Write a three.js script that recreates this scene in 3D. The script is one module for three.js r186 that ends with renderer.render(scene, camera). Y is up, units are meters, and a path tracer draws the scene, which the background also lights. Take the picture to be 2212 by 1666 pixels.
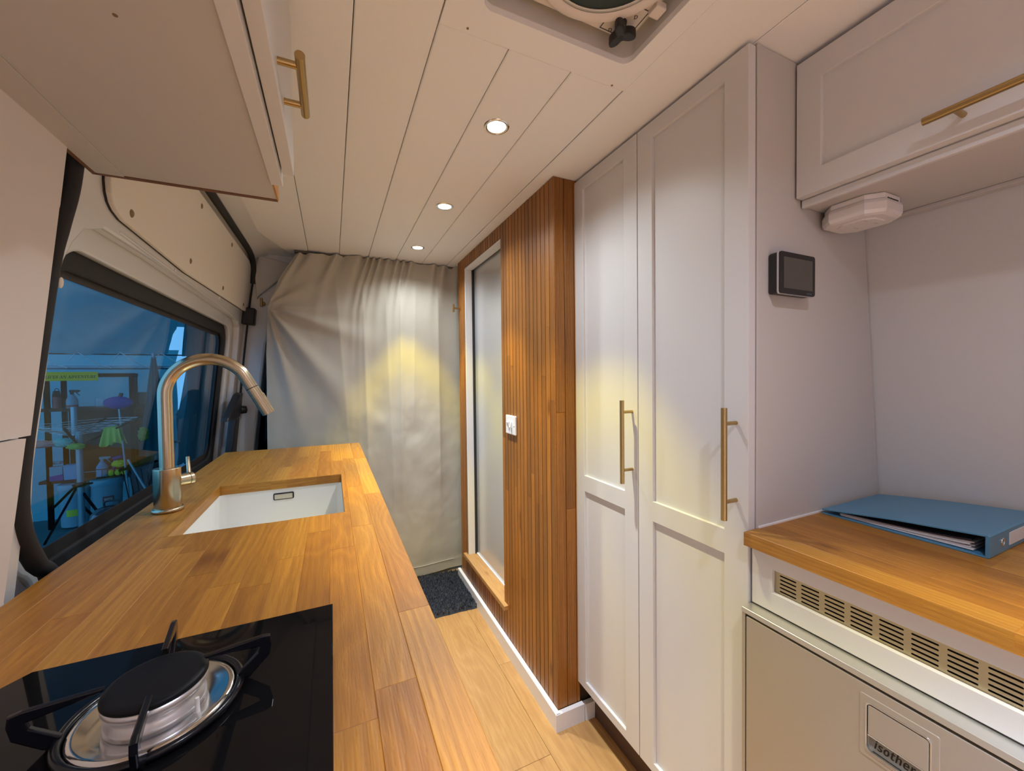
import * as THREE from 'three';
import { RoundedBoxGeometry } from 'three/addons/geometries/RoundedBoxGeometry.js';
import { mergeGeometries } from 'three/addons/utils/BufferGeometryUtils.js';
import { ImprovedNoise } from 'three/addons/math/ImprovedNoise.js';

// ---------------------------------------------------------------- camera, sky, lamps, exposure
const scene = new THREE.Scene();
const camera = new THREE.PerspectiveCamera(88.86, 2212 / 1666, 0.01, 60);
{
  const D = Math.PI / 180, yaw = 24.606 * D, pitch = -1.237 * D, roll = -0.648 * D;
  const f = new THREE.Vector3(Math.sin(yaw) * Math.cos(pitch), Math.sin(pitch), -Math.cos(yaw) * Math.cos(pitch));
  const r0 = new THREE.Vector3(Math.cos(yaw), 0, Math.sin(yaw)), u0 = new THREE.Vector3().crossVectors(r0, f);
  const r = r0.clone().multiplyScalar(Math.cos(roll)).addScaledVector(u0, Math.sin(roll));
  const u = u0.clone().multiplyScalar(Math.cos(roll)).addScaledVector(r0, -Math.sin(roll));
  camera.quaternion.setFromRotationMatrix(new THREE.Matrix4().makeBasis(r, u, f.clone().negate()));
  camera.position.set(0, 1.18, 0);
}
scene.background = new THREE.Color().setRGB(0.30, 0.60, 0.98);      // flat overcast dusk
const renderer = new THREE.WebGLRenderer();
renderer.toneMapping = THREE.LinearToneMapping;
renderer.toneMappingExposure = 1.32;
renderer.shadowMap.enabled = true;
const LAMP = {                                                     // one recessed LED spot: wide halo, yellow rim of the beam, cool core
  wide: [1.25, 0.98, 1.06, 1.12], rim: [3.0, 1.0, 0.80, 0.02], core: [2.5, 0.05, 0.36, 1.42], rear: [1.3, 0.95, 1.04, 1.32], far: [5.2, 0.86, 1.07, 1.8], glow: 12,  // rear and far feed unseen spots; far is tinted cool for brighter bounce
  at: [[0.405, -0.963], [0.405, -1.485], [0.405, -2.003], [0.405, 0.04], [0.405, 0.64], [0.405, 1.16], [0.1, 0.64], [0.1, 1.16]],  // visible row first, then unseen spots, the last ones added as fill
};

// ---------------------------------------------------------------- helpers
const CEIL = 1.835, TOP = 0.868, LEAN = 0.1096;
let seed = 7;
const rnd = () => { seed = (seed * 1664525 + 1013904223) >>> 0; return seed / 4294967296; };
const rr = (a, b) => a + (b - a) * rnd();
const counts = {};
function numbered(n) { const k = counts[n] ?? 0; counts[n] = k + 1; return k ? `${n}_${String(k).padStart(3, '0')}` : n; }
function tag(o, label, category, group) { o.userData.label = label; o.userData.category = category; if (group) o.userData.group = group; return o; }
function shade(m) { m.castShadow = m.receiveShadow = true; return m; }
function part(name, geo, mat, parent, label) {
  if (Array.isArray(geo)) geo = merge(geo);
  const m = shade(new THREE.Mesh(geo, mat)); m.name = name; parent.add(m);
  if (label) m.userData.label = label;
  return m;
}
function top(name, geo, mat) { if (Array.isArray(geo)) geo = merge(geo); const m = shade(new THREE.Mesh(geo, mat)); m.name = numbered(name); scene.add(m); return m; }
function thing(name, label, category, pos = [0, 0, 0], group) {
  const g = new THREE.Group(); g.name = numbered(name); g.position.set(...pos); scene.add(g); return tag(g, label, category, group);
}
function struct(name) { const g = new THREE.Group(); g.name = numbered(name); g.userData.kind = 'structure'; scene.add(g); return g; }
function structMesh(name, geo, mat) { const m = top(name, geo, mat); m.userData.kind = 'structure'; return m; }
function merge(list) {
  return mergeGeometries(list.map((g) => {
    const n = g.index ? g.toNonIndexed() : g.clone();
    for (const k of Object.keys(n.attributes)) if (!['position', 'normal', 'uv'].includes(k)) n.deleteAttribute(k);
    n.clearGroups?.();
    return n;
  }));
}
const AX = { x: 0, y: 1, z: 2 };
function uvm(g, grain = 'y', ou = 0, ov = 0) {                       // uv in metres, u along the grain
  if (g.index) g = g.toNonIndexed();
  const p = g.attributes.position, uv = new Float32Array(p.count * 2), gi = AX[grain], a = new THREE.Vector3(), b = new THREE.Vector3(), c = new THREE.Vector3();
  for (let i = 0; i < p.count; i += 3) {
    a.fromBufferAttribute(p, i); b.fromBufferAttribute(p, i + 1); c.fromBufferAttribute(p, i + 2);
    const n = b.clone().sub(a).cross(c.clone().sub(a)), m = [Math.abs(n.x), Math.abs(n.y), Math.abs(n.z)];
    const ax = m[0] >= m[1] && m[0] >= m[2] ? 0 : m[1] >= m[2] ? 1 : 2;
    const o = [0, 1, 2].filter((k) => k !== ax), uA = o.includes(gi) ? gi : o[0], vA = o.find((k) => k !== uA);
    [a, b, c].forEach((q, k) => { uv[(i + k) * 2] = q.getComponent(uA) + ou; uv[(i + k) * 2 + 1] = q.getComponent(vA) + ov; });
  }
  g.setAttribute('uv', new THREE.BufferAttribute(uv, 2));
  return g;
}
function box(x0, x1, y0, y1, z0, z1, b = 0.0015, seg = 1) {
  const w = x1 - x0, h = y1 - y0, d = z1 - z0;
  const g = b ? new RoundedBoxGeometry(w, h, d, seg, Math.min(b, w * 0.49, h * 0.49, d * 0.49)) : new THREE.BoxGeometry(w, h, d);
  return g.translate((x0 + x1) / 2, (y0 + y1) / 2, (z0 + z1) / 2);
}
function chamfer(x0, x1, y0, y1, z0, z1, b, axis = 'y', sign = 1) {  // cheap piece: box with its face on +-axis chamfered
  const i = AX[axis], lo = [x0, y0, z0], hi = [x1, y1, z1], o = [0, 1, 2].filter((k) => k !== i);
  const face = sign > 0 ? hi[i] : lo[i], back = sign > 0 ? lo[i] : hi[i];
  const ring = (h, ins) => [[0, 0], [1, 0], [1, 1], [0, 1]].map(([s, t]) => { const p = [0, 0, 0]; p[i] = h; p[o[0]] = s ? hi[o[0]] - ins : lo[o[0]] + ins; p[o[1]] = t ? hi[o[1]] - ins : lo[o[1]] + ins; return p; });
  const A = ring(back, 0), B = ring(face - sign * b, 0), C = ring(face, b), T = [];
  const cx = [(x0 + x1) / 2, (y0 + y1) / 2, (z0 + z1) / 2];
  const tri = (p, q, r) => {
    const n = new THREE.Vector3(...q).sub(new THREE.Vector3(...p)).cross(new THREE.Vector3(...r).sub(new THREE.Vector3(...p)));
    const m = new THREE.Vector3(...p).add(new THREE.Vector3(...q)).add(new THREE.Vector3(...r)).divideScalar(3).sub(new THREE.Vector3(...cx));
    n.dot(m) < 0 ? T.push(...p, ...r, ...q) : T.push(...p, ...q, ...r);
  };
  const quad = (p, q, r, s) => { tri(p, q, r); tri(p, r, s); };
  quad(...A); quad(...C);
  for (let k = 0; k < 4; k++) { const l = (k + 1) % 4; quad(A[k], A[l], B[l], B[k]); quad(B[k], B[l], C[l], C[k]); }
  const g = new THREE.BufferGeometry(); g.setAttribute('position', new THREE.Float32BufferAttribute(T, 3)); g.computeVertexNormals();
  g.setAttribute('uv', new THREE.Float32BufferAttribute(new Float32Array(T.length / 3 * 2), 2));
  return g;
}
function rrect(x0, y0, x1, y1, r = 0, Path = THREE.Shape) {
  const s = new Path();
  if (!r) { s.moveTo(x0, y0); s.lineTo(x1, y0); s.lineTo(x1, y1); s.lineTo(x0, y1); s.closePath(); return s; }
  s.moveTo(x0 + r, y0); s.lineTo(x1 - r, y0); s.absarc(x1 - r, y0 + r, r, -Math.PI / 2, 0); s.lineTo(x1, y1 - r); s.absarc(x1 - r, y1 - r, r, 0, Math.PI / 2);
  s.lineTo(x0 + r, y1); s.absarc(x0 + r, y1 - r, r, Math.PI / 2, Math.PI); s.lineTo(x0, y0 + r); s.absarc(x0 + r, y0 + r, r, Math.PI, 1.5 * Math.PI);
  return s;
}
function hole(shape, x0, y0, x1, y1, r = 0) { shape.holes.push(rrect(x0, y0, x1, y1, r, THREE.Path)); return shape; }
function poly(pts) { const s = new THREE.Shape(); pts.forEach(([x, y], i) => i ? s.lineTo(x, y) : s.moveTo(x, y)); s.closePath(); return s; }
function ext(shape, d, b = 0, cs = 8) {
  return b ? new THREE.ExtrudeGeometry(shape, { depth: d - 2 * b, bevelEnabled: true, bevelSize: b, bevelThickness: b, bevelOffset: -b, bevelSegments: 2, curveSegments: cs }).translate(0, 0, b)
    : new THREE.ExtrudeGeometry(shape, { depth: d, bevelEnabled: false, curveSegments: cs });
}
const extX = (shape, x0, x1, b = 0, cs) => ext(shape, x1 - x0, b, cs).rotateY(Math.PI / 2).translate(x0, 0, 0);      // shape in (-z, y)
const extY = (shape, y0, y1, b = 0, cs) => ext(shape, y1 - y0, b, cs).rotateX(-Math.PI / 2).translate(0, y0, 0);     // shape in (x, -z)
const extZ = (shape, z0, z1, b = 0, cs) => ext(shape, z1 - z0, b, cs).translate(0, 0, z0);                            // shape in (x, y)
function rod(a, b, r, r2 = r, seg = 14) {
  const A = new THREE.Vector3(...a), B = new THREE.Vector3(...b), d = B.clone().sub(A);
  return new THREE.CylinderGeometry(r2, r, d.length(), seg).applyQuaternion(new THREE.Quaternion().setFromUnitVectors(new THREE.Vector3(0, 1, 0), d.clone().normalize())).translate(...A.add(B).multiplyScalar(0.5).toArray());
}
function bar(a, b, w, h) {                                           // square-section bar
  const A = new THREE.Vector3(...a), B = new THREE.Vector3(...b), d = B.clone().sub(A), L = d.length(); d.normalize();
  const s = Math.abs(d.y) > 0.99 ? new THREE.Vector3(1, 0, 0) : new THREE.Vector3(0, 1, 0).cross(d).normalize(), t = d.clone().cross(s);
  return new RoundedBoxGeometry(w, h, L, 1, Math.min(w, h) * 0.15).applyMatrix4(new THREE.Matrix4().makeBasis(s, t.negate(), d)).translate(...A.add(B).multiplyScalar(0.5).toArray());
}
const lathe = (pts, seg = 32) => new THREE.LatheGeometry(pts.map(([r, y]) => new THREE.Vector2(r, y)), seg);
const tube = (pts, r, n = 40, seg = 10, closed = false) => new THREE.TubeGeometry(new THREE.CatmullRomCurve3(pts.map((p) => new THREE.Vector3(...p)), closed, 'catmullrom', 0.5), n, r, seg, closed);
const noise = new ImprovedNoise();
const fbm = (x, y, o = 4, z = 0.37) => { let s = 0, a = 0.5, f = 1; for (let i = 0; i < o; i++) { s += a * noise.noise(x * f, y * f, z + i * 3.1); a *= 0.5; f *= 2; } return s; };
const lerp = (a, b, t) => a + (b - a) * t, clamp = (x, a = 0, b = 1) => Math.min(b, Math.max(a, x)), sstep = (a, b, x) => { const t = clamp((x - a) / (b - a)); return t * t * (3 - 2 * t); };
function interp(list, y) { for (let i = 0; i < list.length - 1; i++) { const [a, p] = list[i], [b, q] = list[i + 1]; if (y <= a && y >= b) return lerp(p, q, (a - y) / (a - b || 1)); } return y > list[0][0] ? list[0][1] : list[list.length - 1][1]; }

// ---------------------------------------------------------------- materials
function tex(w, h, fn, srgb, ru, rv) {
  const d = new Uint8Array(w * h * 4);
  for (let j = 0; j < h; j++) for (let i = 0; i < w; i++) { const c = fn((i + 0.5) / w, (j + 0.5) / h); const k = (j * w + i) * 4; d[k] = c[0]; d[k + 1] = c[1]; d[k + 2] = c[2]; d[k + 3] = 255; }
  const t = new THREE.DataTexture(d, w, h); t.magFilter = THREE.LinearFilter; t.minFilter = THREE.LinearMipmapLinearFilter; t.generateMipmaps = true;
  t.wrapS = t.wrapT = THREE.MirroredRepeatWrapping; if (srgb) t.colorSpace = THREE.SRGBColorSpace; if (ru) t.repeat.set(1 / ru, 1 / rv); t.needsUpdate = true; return t;
}
function woodTex(lo, hi, o = {}) {                                   // 1.0 m along the grain by 0.25 m across
  const { s = 0, rings = 70, wave = 1, pore = 0.5, knots = 0 } = o;
  const K = []; for (let k = 0; k < knots; k++) K.push([rnd(), rnd(), rr(0.005, 0.011)]);
  const val = (u, v) => {
    const x = u, y = v * 0.25;
    let ky = y, kd = 0;
    for (const [a, b, r] of K) { const dx = (x - a), dy = (y - b * 0.25), q = dx * dx / 9 + dy * dy; kd = Math.max(kd, Math.exp(-q / (r * r))); ky += dy * 0.8 * Math.exp(-q / (r * r * 6)); }
    const warp = fbm(x * 2.2 + s, ky * 9, 3) * wave, ring = (ky * rings + warp * 5.5 + x * 0.6) % 1;
    const rg = Math.pow(Math.abs(((ring + 1) % 1) - 0.5) * 2, 1.6);
    const st = fbm(x * 4 + s * 3, y * 160, 3) , fine = noise.noise(x * 26 + s, y * 1100, 2.2);
    const p = noise.noise(x * 70, y * 1700, 5.5 + s) > 0.34 ? pore * (0.4 + 0.6 * rg) : 0;
    return clamp(0.58 + 0.24 * (rg - 0.5) + 0.42 * st + 0.22 * fine + 0.30 * fbm(x * 1.3 + s, y * 10, 2) - 0.42 * p - 0.8 * kd);
  };
  return [tex(1024, 512, (u, v) => { const t = val(u, v); return [lerp(lo[0], hi[0], t), lerp(lo[1], hi[1], t), lerp(lo[2], hi[2], t)]; }, true, 1, 0.25),
    tex(512, 256, (u, v) => { const t = 255 * val(u, v); return [t, t, t]; }, false, 1, 0.25)];
}
const std = (o) => new THREE.MeshStandardMaterial(o), phys = (o) => new THREE.MeshPhysicalMaterial(o);
const rgb = (r, g, b) => new THREE.Color().setRGB(r, g, b);
const oakA = woodTex([148, 94, 30], [210, 150, 58], { s: 1.3, rings: 60, knots: 1 }), oakB = woodTex([156, 102, 34], [218, 160, 66], { s: 6.1, rings: 110, wave: 0.5 }), oakC = woodTex([142, 88, 28], [200, 138, 50], { s: 9.7, rings: 38, wave: 1.5, knots: 2 });
const slatT = woodTex([112, 66, 20], [180, 118, 46], { s: 3.2, rings: 120, wave: 0.5, pore: 0.6, knots: 2 });
const floorT = woodTex([192, 138, 80], [234, 186, 116], { s: 12.4, rings: 34, wave: 1.3, pore: 0.25, knots: 2 });
function woods(sets, tints, rough, bump) { return sets.flatMap(([m, b]) => tints.map((t) => std({ map: m, bumpMap: b, bumpScale: bump, color: rgb(t, t * (0.97 + 0.03 * t), t * (0.94 + 0.06 * t)), roughness: rough }))); }
const M = {
  oak: woods([oakA, oakB, oakC], [0.92, 0.87, 0.81], 0.42, 0.0004), slat: woods([slatT], [1.16, 1.06, 0.97, 0.87, 0.77], 0.42, 0.0004), floor: woods([floorT], [0.65, 0.625, 0.6], 0.45, 0.0003),
  sill: std({ map: oakB[0], bumpMap: oakB[1], bumpScale: 0.0003, color: rgb(1, 0.92, 0.86), roughness: 0.4 }),
  groove: std({ color: rgb(0.055, 0.03, 0.014), roughness: 0.9 }),
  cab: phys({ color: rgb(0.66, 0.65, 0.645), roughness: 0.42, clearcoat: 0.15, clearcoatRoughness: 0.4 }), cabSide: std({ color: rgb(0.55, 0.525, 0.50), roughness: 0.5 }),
  ceil: std({ color: rgb(0.88, 0.87, 0.86), roughness: 0.55 }), ceilGap: std({ color: rgb(0.16, 0.145, 0.13), roughness: 0.9 }), wallR: std({ color: rgb(0.63, 0.62, 0.60), roughness: 0.55 }), wallL: std({ color: rgb(0.76, 0.70, 0.665), roughness: 0.55 }),
  white: phys({ color: rgb(0.80, 0.79, 0.79), roughness: 0.35, clearcoat: 0.2, clearcoatRoughness: 0.3 }), body: phys({ color: rgb(0.76, 0.755, 0.745), roughness: 0.3, clearcoat: 0.7, clearcoatRoughness: 0.12 }), cream: std({ color: rgb(0.84, 0.78, 0.68), roughness: 0.5 }),
  rubber: std({ color: rgb(0.022, 0.022, 0.024), roughness: 0.75 }), black: std({ color: rgb(0.014, 0.014, 0.016), roughness: 0.42 }), frit: std({ color: rgb(0.035, 0.03, 0.028), roughness: 0.6 }),
  brass: std({ color: rgb(0.47, 0.335, 0.15), metalness: 1, roughness: 0.32 }), tap: std({ color: rgb(0.62, 0.53, 0.38), metalness: 1, roughness: 0.24 }), chrome: std({ color: rgb(0.75, 0.75, 0.75), metalness: 1, roughness: 0.12 }), steel: std({ color: rgb(0.58, 0.55, 0.50), metalness: 1, roughness: 0.4 }), dullSteel: std({ color: rgb(0.38, 0.37, 0.35), metalness: 1, roughness: 0.5 }),
  sink: phys({ color: rgb(0.84, 0.85, 0.86), roughness: 0.3, clearcoat: 0.4, clearcoatRoughness: 0.2 }), hobGlass: phys({ color: rgb(0.006, 0.006, 0.007), roughness: 0.03, specularIntensity: 0.35 }), enamel: phys({ color: rgb(0.005, 0.006, 0.01), roughness: 0.22, specularIntensity: 0.8 }), capM: phys({ color: rgb(0.005, 0.006, 0.009), specularIntensity: 0.4, roughness: 0.5 }), alu: std({ color: rgb(0.72, 0.72, 0.74), metalness: 0.85, roughness: 0.35 }),
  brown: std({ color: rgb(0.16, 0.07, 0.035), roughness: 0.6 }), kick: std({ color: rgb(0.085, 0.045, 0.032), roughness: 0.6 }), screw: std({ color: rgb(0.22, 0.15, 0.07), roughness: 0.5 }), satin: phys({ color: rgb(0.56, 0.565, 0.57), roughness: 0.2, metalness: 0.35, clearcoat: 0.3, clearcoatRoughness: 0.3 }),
  fridge: phys({ color: rgb(0.46, 0.42, 0.375), metalness: 0.55, roughness: 0.42 }), fridgeEdge: std({ color: rgb(0.62, 0.61, 0.58), metalness: 0.8, roughness: 0.3 }), slotDark: std({ color: rgb(0.012, 0.009, 0.006), roughness: 0.9 }), grille: std({ color: rgb(0.52, 0.44, 0.28), metalness: 0.75, roughness: 0.42 }),
  binder: phys({ color: rgb(0.075, 0.25, 0.40), roughness: 0.38, clearcoat: 0.2, clearcoatRoughness: 0.4 }), paper: std({ color: rgb(0.72, 0.70, 0.69), roughness: 0.8 }), divider: std({ color: rgb(0.07, 0.05, 0.08), roughness: 0.6 }), alarm: std({ color: rgb(0.76, 0.72, 0.70), roughness: 0.5 }), screen: phys({ color: rgb(0.045, 0.044, 0.04), roughness: 0.12, clearcoat: 1, clearcoatRoughness: 0.05 }), plastic: std({ color: rgb(0.8, 0.79, 0.77), roughness: 0.35 }),
  netting: std({ color: rgb(0.03, 0.05, 0.045), roughness: 0.7 }), vent: std({ color: rgb(0.74, 0.66, 0.60), roughness: 0.5 }), ventWell: std({ color: rgb(0.62, 0.60, 0.56), roughness: 0.6 }),
  rug: std({ color: rgb(0.03, 0.033, 0.042), roughness: 1 }), ground: std({ color: rgb(0.06, 0.14, 0.145), roughness: 0.95 }), darkWood: std({ color: rgb(0.035, 0.024, 0.018), roughness: 0.8 }), pole: std({ color: rgb(0.3, 0.46, 0.52), metalness: 0.5, roughness: 0.35 }), rope: std({ color: rgb(0.7, 0.78, 0.8), roughness: 0.8 }),
  lamp: std({ color: 0, emissive: rgb(1, 0.9, 0.72), emissiveIntensity: LAMP.glow }),
};
const cloth = (r, g, b) => std({ color: rgb(r, g, b), roughness: 0.95 });
const weave = tex(256, 256, (u, v) => { const t = 128 + 60 * Math.sin(u * 256 * Math.PI / 2) + 60 * Math.sin(v * 256 * Math.PI / 2); return [t, t, t]; }, false, 0.06, 0.06);
M.curtain = phys({ color: rgb(0.49, 0.458, 0.385), roughness: 0.75, bumpMap: weave, bumpScale: 0.0003, sheen: 0.3, sheenColor: rgb(0.8, 0.78, 0.7), sheenRoughness: 0.5, side: THREE.DoubleSide });
M.glass = phys({ color: rgb(0.72, 0.92, 1), roughness: 0.0, transmission: 1, thickness: 0, ior: 1.3 });
const canvas = (w, h, draw) => { const c = document.createElement('canvas'); c.width = w; c.height = h; draw(c.getContext('2d'), w, h); const t = new THREE.CanvasTexture(c); t.colorSpace = THREE.SRGBColorSpace; return t; };

// ---------------------------------------------------------------- floor
{
  const g = struct('floor');
  part('subfloor', box(-0.56, 1.3, -0.05, -0.012, -4.1, 1.75, 0), M.groove, g);
  const W = 0.19;
  for (let i = -5; i < 4; i++) {
    const x0 = 0.6 + i * W, x1 = x0 + W; let z = -2.75 + ((i * 7 + 35) % 5) * 0.16; if (i === -1) z = -2.33;
    if (x1 < -0.5) continue;
    let z0 = -2.9;
    while (z0 < 1.7) {
      const z1 = Math.min(z, 1.72);
      if (z1 > z0 + 0.02) part('plank', uvm(chamfer(Math.max(x0, -0.55) + 0.0004, Math.min(x1, 1.29) - 0.0004, -0.012, 0, z0 + 0.0004, z1 - 0.0004, 0.0008), 'z', rr(0, 3), rr(0, 3)), M.floor[Math.floor(rnd() * 3)], g);
      z0 = z; z += 1.28;
    }
  }
}
// ---------------------------------------------------------------- ceiling: tongue and groove boards, a flat panel round the roof fan
{
  const g = struct('ceiling');
  part('roof_deck', hole(rrect(-0.6, -1.75, 1.32, 4.1), 0.253, 0.335, 0.581, 0.665, 0.02) && extY(hole(rrect(-0.6, -1.75, 1.32, 4.1), 0.245, 0.327, 0.589, 0.673, 0.02), CEIL + 0.012, CEIL + 0.03), M.ceilGap, g);
  const G = 0.0009, edges = [-0.098, 0.048, 0.192, 0.335, 0.482, 0.622];
  const left = poly([[-0.285, -1.72], [-0.285, 2.05], [-0.25, 2.16], [-0.19, 2.34], [edges[0] - G, 2.34], [edges[0] - G, -1.72]].map(([x, mz]) => [x, mz]));
  part('board', extY(left, CEIL, CEIL + 0.012, 0.0015), M.ceil, g);
  for (let i = 0; i < 5; i++) {
    const a = edges[i] + G, b = edges[i + 1] - G;
    if (i < 2) part('board', chamfer(a, b, CEIL, CEIL + 0.012, -2.34, 1.72, 0.002, 'y', -1), M.ceil, g);
    else { part('board', chamfer(a, b, CEIL, CEIL + 0.012, -2.34, -0.727, 0.002, 'y', -1), M.ceil, g); part('board', chamfer(a, b, CEIL, CEIL + 0.012, 0.12, 1.72, 0.002, 'y', -1), M.ceil, g); }
  }
  part('fan_surround_panel', extY(hole(rrect(0.192 + G, -0.118, 0.622 + 0.001, 0.7255, 0.004), 0.253, 0.335, 0.581, 0.665, 0.022), CEIL - 0.0012, CEIL + 0.012, 0.001), M.ceil, g);
  part('board', chamfer(0.624, 0.772, CEIL, CEIL + 0.012, -2.34, 1.72, 0.0012, 'y', -1), M.ceil, g);
  part('board', chamfer(0.774, 1.3, CEIL, CEIL + 0.012, -2.34, 1.72, 0.0012, 'y', -1), M.ceil, g);
  for (const [x, z] of [[0.244, -0.714], [0.586, -0.721]]) part('screw_head', lathe([[0, -0.001], [0.0022, -0.001], [0.0028, 0.001]], 12).translate(x, CEIL - 0.0012, z), M.screw, g);
}
// ---------------------------------------------------------------- right wall, rear wall, cab
const leanX = (x0, y) => x0 - 0.114 * (y - 0.895);
{
  const s = poly([[1.249 + 0.04, -0.05], [leanX(1.249, 0) - 0.1, -0.05], [leanX(1.249, 0.6), 0.6], [leanX(1.249, 1.9), 1.9], [1.34, 1.9], [1.37, -0.05]]);
  structMesh('wall_right', extZ(s, -2.6, 1.78), M.wallR);
  structMesh('wall_rear', box(-0.6, 1.35, -0.05, 1.9, 1.72, 1.78, 0), M.wallR);
  structMesh('wall_added_front', box(-0.6, 1.35, -0.05, 1.9, -4.1, -4.04, 0), M.black);  // added dark wall closes the unseen cab in place of a windscreen
  structMesh('wall_added_cab_right', box(0.76, 0.8, -0.05, 1.87, -4.05, -2.6, 0), M.black);  // added dark wall, shuts the unseen cab off from daylight
}
// ---------------------------------------------------------------- left wall panels behind the hob
const bx = (x0, y) => x0 + 0.11 * (y - 0.87);
{
  const g = struct('wall_left');
  part('lower_panel', extZ(poly([[-0.46, -0.05], [-0.427, 0.3], [-0.427, 0.87], [bx(-0.424, 1.1), 1.1], [bx(-0.424, 1.1) - 0.03, 1.1], [-0.49, -0.05]]), -0.80, 1.74, 0.001), M.wallL, g);
  part('upper_panel', extZ(poly([[bx(-0.43, 1.1), 1.102], [bx(-0.43, 1.9), 1.86], [bx(-0.43, 1.9) - 0.03, 1.86], [bx(-0.43, 1.1) - 0.03, 1.102]]), -0.822, 1.74, 0.001), M.wallL, g);
  part('outer_skin', extZ(poly([[-0.5, -0.05], [bx(-0.475, 0.87), 0.87], [bx(-0.475, 1.9), 1.9], [bx(-0.475, 1.9) - 0.05, 1.9], [-0.56, -0.05]]), -0.86, 1.75), M.body, g);
}
// ---------------------------------------------------------------- sliding door, leaning inwards towards the roof: shapes in (-z, (y - 0.87) * 1.006)
const V = (y) => (y - 0.87) * 1.006;
{
  const g = struct('door_1'); g.position.set(-0.475, 0.87, 0); g.rotation.z = -LEAN;
  const R = [[0.84, V(-0.08)], [2.46, V(-0.08)], [2.46, V(1.87)], [0.84, V(1.87)]];
  const sk = poly(R); { const h = new THREE.Path(); [[0.943, 1.36], [0.940, 1.19], [0.935, 1.04], [0.942, 0.97], [0.962, 0.91], [1.0, 0.838], [1.05, 0.77], [1.12, 0.72], [2.2, 0.70], [2.33, 0.74], [2.365, 0.85], [2.362, 1.38], [2.345, 1.44], [2.29, 1.472], [1.3, 1.487], [1.06, 1.484], [1.0, 1.462], [0.968, 1.426], [0.95, 1.39]].forEach(([u, y], i) => i ? h.lineTo(u, V(y)) : h.moveTo(u, V(y))); h.closePath(); sk.holes.push(h); }
  part('door_skin', extX(sk, -0.03, 0, 0.007), M.body, g);
  const rc = poly([[0.9, V(0.5)], [2.44, V(0.5)], [2.44, V(1.6)], [0.9, V(1.6)]]); hole(rc, 0.985, V(0.66), 2.318, V(1.432), 0.085);
  part('window_recess', extX(rc, -0.048, -0.028, 0.006), M.body, g);
  const fr = rrect(0.96, V(0.62), 2.34, V(1.45), 0.1); hole(fr, 1.012, V(0.812), 2.275, V(1.392), 0.06);
  part('window_seal', extX(fr, -0.058, -0.046, 0.004), M.rubber, g);
  part('window_pane', extX(rrect(0.975, V(0.70), 2.32, V(1.435), 0.09), -0.064, -0.060), M.glass, g);
  const ft = rrect(0.985, V(0.72), 2.31, V(1.43), 0.08); hole(ft, 1.022, V(0.838), 2.262, V(1.378), 0.05);
  part('frosted_border', extX(ft, -0.0595, -0.0588), M.frit, g);
  const tp = poly([[1.026, V(1.60)], [1.03, V(1.572)], [1.038, V(1.552)], [1.05, V(1.537)], [1.068, V(1.527)], [1.1, V(1.519)], [1.5, V(1.507)], [2.33, V(1.527)], [2.385, V(1.53)], [2.43, V(1.60)], [2.437, V(1.70)], [2.41, V(1.755)], [2.34, V(1.778)], [1.5, V(1.772)], [1.02, V(1.80)]]);
  const panel = part('trim_panel', extX(tp, 0.003, 0.014, 0.003), M.cream, g, 'cream trim panel across the top of the sliding door');
  part('trim_shadow_line', extX(tp, 0.0, 0.003), M.frit, g);  // dark sheet stands in for the shadow gap round the trim panel
  for (const [u, y, w] of [[1.123, 1.545, 1.25], [1.559, 1.737, 1], [1.972, 1.742, 1], [1.512, 1.548, 1], [2.394, 1.744, 1], [1.906, 1.548, 1], [2.301, 1.551, 1]])
    part('screw_cap', lathe([[0, 0.0035], [0.005, 0.003], [0.0075, 0.001], [0.008, 0]], 14).rotateZ(-Math.PI / 2).scale(1, 1.15, w).translate(0.0135, V(y), -u), M.screw, panel);
  // recess lines pressed above the window
  part('pressed_rib', [tube([[0.0, V(1.498), -1.12], [0.0, V(1.49), -1.5], [-0.001, V(1.482), -2.0], [-0.004, V(1.47), -2.3]], 0.004, 30, 8), new THREE.SphereGeometry(0.004, 10, 8).translate(0, V(1.498), -1.12)], M.body, g);
  for (const [u, y] of [[1.44, 1.497], [1.93, 1.512]]) part('clip_bump', new THREE.SphereGeometry(0.006, 12, 8).scale(0.5, 1.2, 0.8).translate(0.001, V(y), -u), M.white, g);
  part('rubber_plug', new THREE.SphereGeometry(0.0065, 12, 8).scale(0.4, 1.5, 0.9).translate(-0.001, V(1.352), -0.947), M.cream, g);
  part('gutter_lip', box(-0.012, 0.0005, V(0.5), V(1.8), -2.458, -2.44, 0.003), M.body, g);
}
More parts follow.
